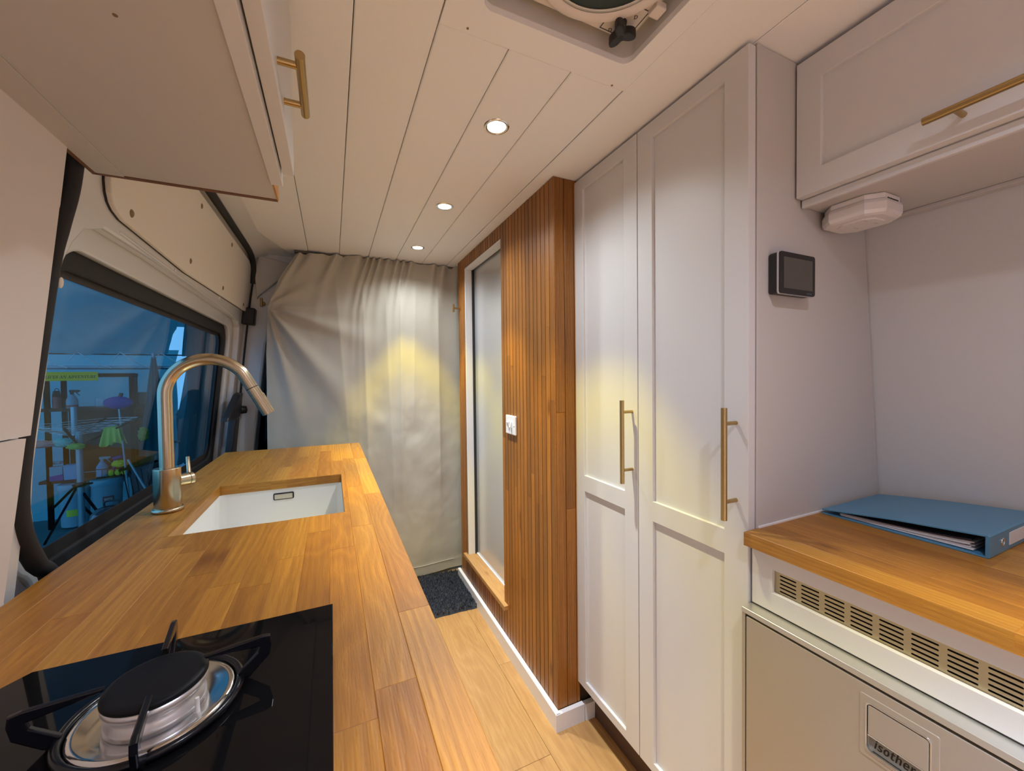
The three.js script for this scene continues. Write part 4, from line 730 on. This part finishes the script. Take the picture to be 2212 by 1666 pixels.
{ // rotary airer on a post with tripod feet
  const t = thing('clothes_airer', 'rotary clothes airer on a steel post in front of the shelf unit', 'airer', [-2.60, GY, -6.05]);
  part('post', [rod([0, 0.05, 0], [0, 1.22, 0], 0.03), rod([-0.035, 1.18, 0], [-0.035, 1.50, 0], 0.026)], M.pole, t);
  part('hub', lathe([[0, 0], [0.05, 0], [0.05, 0.05], [0, 0.05]], 18).translate(0.06, 1.26, 0), M.black, t);
  const A = [[0.58, 1.37, 0.1], [-0.42, 1.32, 0.16], [0.06, 1.30, 0.4], [0.1, 1.34, -0.36]];
  part('arm', bar([0.0, 1.05, 0.05], A[0], 0.03, 0.02), M.pole, t); part('arm', bar([-0.06, 1.2, 0.0], A[1], 0.02, 0.015), M.pole, t); part('arm', bar([0.0, 1.1, 0.05], A[2], 0.022, 0.016), M.pole, t); part('arm', bar([0.0, 1.2, -0.05], A[3], 0.022, 0.016), M.pole, t);
  for (let i = 0; i < 6; i++) { const f = 0.35 + i * 0.125, q = A.map((a) => [a[0] * f, lerp(1.14, a[1], f), a[2] * f]); const ord = [q[0], q[2], q[1], q[3]]; part('line', ord.map((p, k) => rod(p, ord[(k + 1) % 4], 0.0028, 0.0028, 6)), M.rope, t); }
  part('foot', bar([-0.03, 0.60, 0], [-0.28, 0.01, 0.06], 0.032, 0.02), std({ color: rgb(0.75, 0.85, 0.9), roughness: 0.3 }), t, 'pale slanting foot'); part('foot', bar([-0.02, 0.42, 0], [0.05, 0.01, -0.35], 0.026, 0.018), M.pole, t); part('foot', bar([0, 0.56, 0], [0.3, 0.01, 0.05], 0.026, 0.018), M.darkWood, t);
  part('collar', [lathe([[0, 0], [0.045, 0], [0.045, 0.05], [0, 0.05]], 16).translate(0, 0.6, 0), bar([-0.06, 0.62, 0.02], [0.11, 0.63, 0.02], 0.02, 0.02), bar([-0.05, 0.60, 0], [-0.25, 0.36, 0], 0.03, 0.02)], M.black, t);
}
function towel(label, x, y, z, w, h, m, sk) {
  const g = new THREE.PlaneGeometry(1, 1, 40, 40), p = g.attributes.position;
  for (let i = 0; i < p.count; i++) { const u = p.getX(i) + 0.5, v = 0.5 - p.getY(i), f = Math.abs(v - 0.5) * 2, yy = -f * h * (1 + 0.12 * Math.sin(u * 7)), zz = (v < 0.5 ? 1 : -1) * (0.018 + 0.05 * f) + 0.022 * Math.sin(u * 19 + v * 2) * f; p.setXYZ(i, (u - 0.5) * w * (0.62 + 0.38 * f) + sk * f, yy + sk * (u - 0.5) * 0.4, zz); }
  g.computeVertexNormals(); const o = top('towel', g, m); o.position.set(x, y, z); return tag(o, label, 'towel');
}
const dbl = (m) => { m.side = THREE.DoubleSide; return m; };
towel('lime green towel draped over an arm of the airer', -2.29, 0.668, -5.98, 0.20, 0.20, dbl(cloth(0.55, 0.62, 0.10)), 0.01);
lump('rag', 'teal crumpled rag on the airer lines', 'rag', [-2.68, 0.475, -5.94], [0.085, 0.05, 0.05], cloth(0.05, 0.55, 0.5), 8, 0.6);
lump('rag', 'pinkish crumpled rag at the far left of the airer', 'rag', [-2.86, 0.48, -5.93], [0.13, 0.04, 0.05], cloth(0.5, 0.32, 0.3), 8, 0.6);
lump('rag', 'green crumpled rag beside the airer post', 'rag', [-2.57, 0.44, -5.92], [0.07, 0.035, 0.04], cloth(0.12, 0.5, 0.12), 8, 0.6);
lump('rag', 'olive rag hanging from the shelf end below the mop', 'rag', [-2.16, 0.44, -6.4], [0.05, 0.09, 0.04], cloth(0.4, 0.42, 0.06), 7, 0.5);
{
  const t = thing('kettle_barbecue', 'dark red kettle barbecue beside the buckets', 'barbecue', [-2.15, GY, -5.55]);
  const red = phys({ color: rgb(0.055, 0.018, 0.02), roughness: 0.2, clearcoat: 1, clearcoatRoughness: 0.08 });
  part('lid', lathe([[0, 0.47], [0.06, 0.466], [0.12, 0.44], [0.155, 0.40], [0.168, 0.355], [0.165, 0.35]], 40), red, t); part('bowl', lathe([[0.166, 0.35], [0.16, 0.29], [0.12, 0.23], [0.06, 0.20], [0, 0.195]], 40), red, t);
  part('lid_handle', tube([[-0.06, 0.455, 0], [-0.05, 0.51, 0], [0.05, 0.51, 0], [0.06, 0.455, 0]], 0.01, 20, 8), M.black, t);
  for (const a of [0.5, 2.6, 4.7]) part('leg', rod([0.10 * Math.cos(a), 0.24, 0.10 * Math.sin(a)], [0.17 * Math.cos(a), 0, 0.17 * Math.sin(a)], 0.01), M.pole, t);
}
for (const [label, x, h, w, z] of [['folded dark green parasol leaning behind the tap', -2.16, 2.10, 0.16, -6.78], ['shorter folded dark green parasol by the window frame', -1.78, 1.68, 0.15, -6.8]]) {
  const t = thing('parasol', label, 'parasol', [x, GY, z]); const gm = cloth(0.02, 0.13, 0.15);
  part('folded_canopy', (() => { const g = new THREE.CylinderGeometry(0.02, w, h * 0.62, 40, 20), p = g.attributes.position; for (let i = 0; i < p.count; i++) { const a = Math.atan2(p.getZ(i), p.getX(i)), k = 1 + 0.16 * Math.sin(a * 8); p.setX(i, p.getX(i) * k); p.setZ(i, p.getZ(i) * k); } g.computeVertexNormals(); return g.translate(0, h * 0.69, 0); })(), gm, t);
  part('pole', rod([0, 0, 0], [0, h + 0.05, 0], 0.02), M.pole, t); part('base', lathe([[0, 0.06], [0.15, 0.05], [0.165, 0]], 28), M.black, t);
}
{
  const t = thing('folding_crate', 'black slatted crate behind the barbecue', 'crate', [-2.14, GY, -6.3]);
  part('crate_frame', [bar([-0.18, 0.72, 0.12], [0.18, 0.80, 0.12], 0.03, 0.03), bar([-0.1, 0.1, 0.12], [0.22, 0.12, 0.12], 0.03, 0.03), box(-0.14, 0.2, 0.02, 0.74, -0.1, -0.08, 0.002)], M.black, t);
  for (let i = 0; i < 6; i++) part('slat', bar([-0.14 + i * 0.055, 0.72, 0.13], [-0.06 + i * 0.05, 0.12, 0.13], 0.01, 0.006), M.pole, t);
  part('base', box(-0.2, 0.26, 0, 0.03, -0.12, 0.15, 0.004), M.black, t);
}
tag(top('broom', [rod([-2.2, 0.26, -6.08], [-1.86, -0.52, -6.04], 0.012), new RoundedBoxGeometry(0.2, 0.06, 0.05, 1, 0.01).translate(-1.86, -0.56, -6.04)], M.pole), 'pale broom leaning by the crate behind the barbecue', 'broom');
tag(top('cardboard_sheet', box(-2.46, -2.16, -0.59, 1.03, -7.03, -7.02, 0.001), std({ color: rgb(0.2, 0.16, 0.13), roughness: 0.9 })), 'brown cardboard sheet leaning behind the shelf end', 'cardboard');
lump('bag', 'pale blue plastic bag on the ground beside the parasols', 'bag', [-1.76, GY, -6.4], [0.14, 0.38, 0.12], std({ color: rgb(0.5, 0.72, 0.82), roughness: 0.4 }), 7, 0.4);

renderer.render(scene, camera);
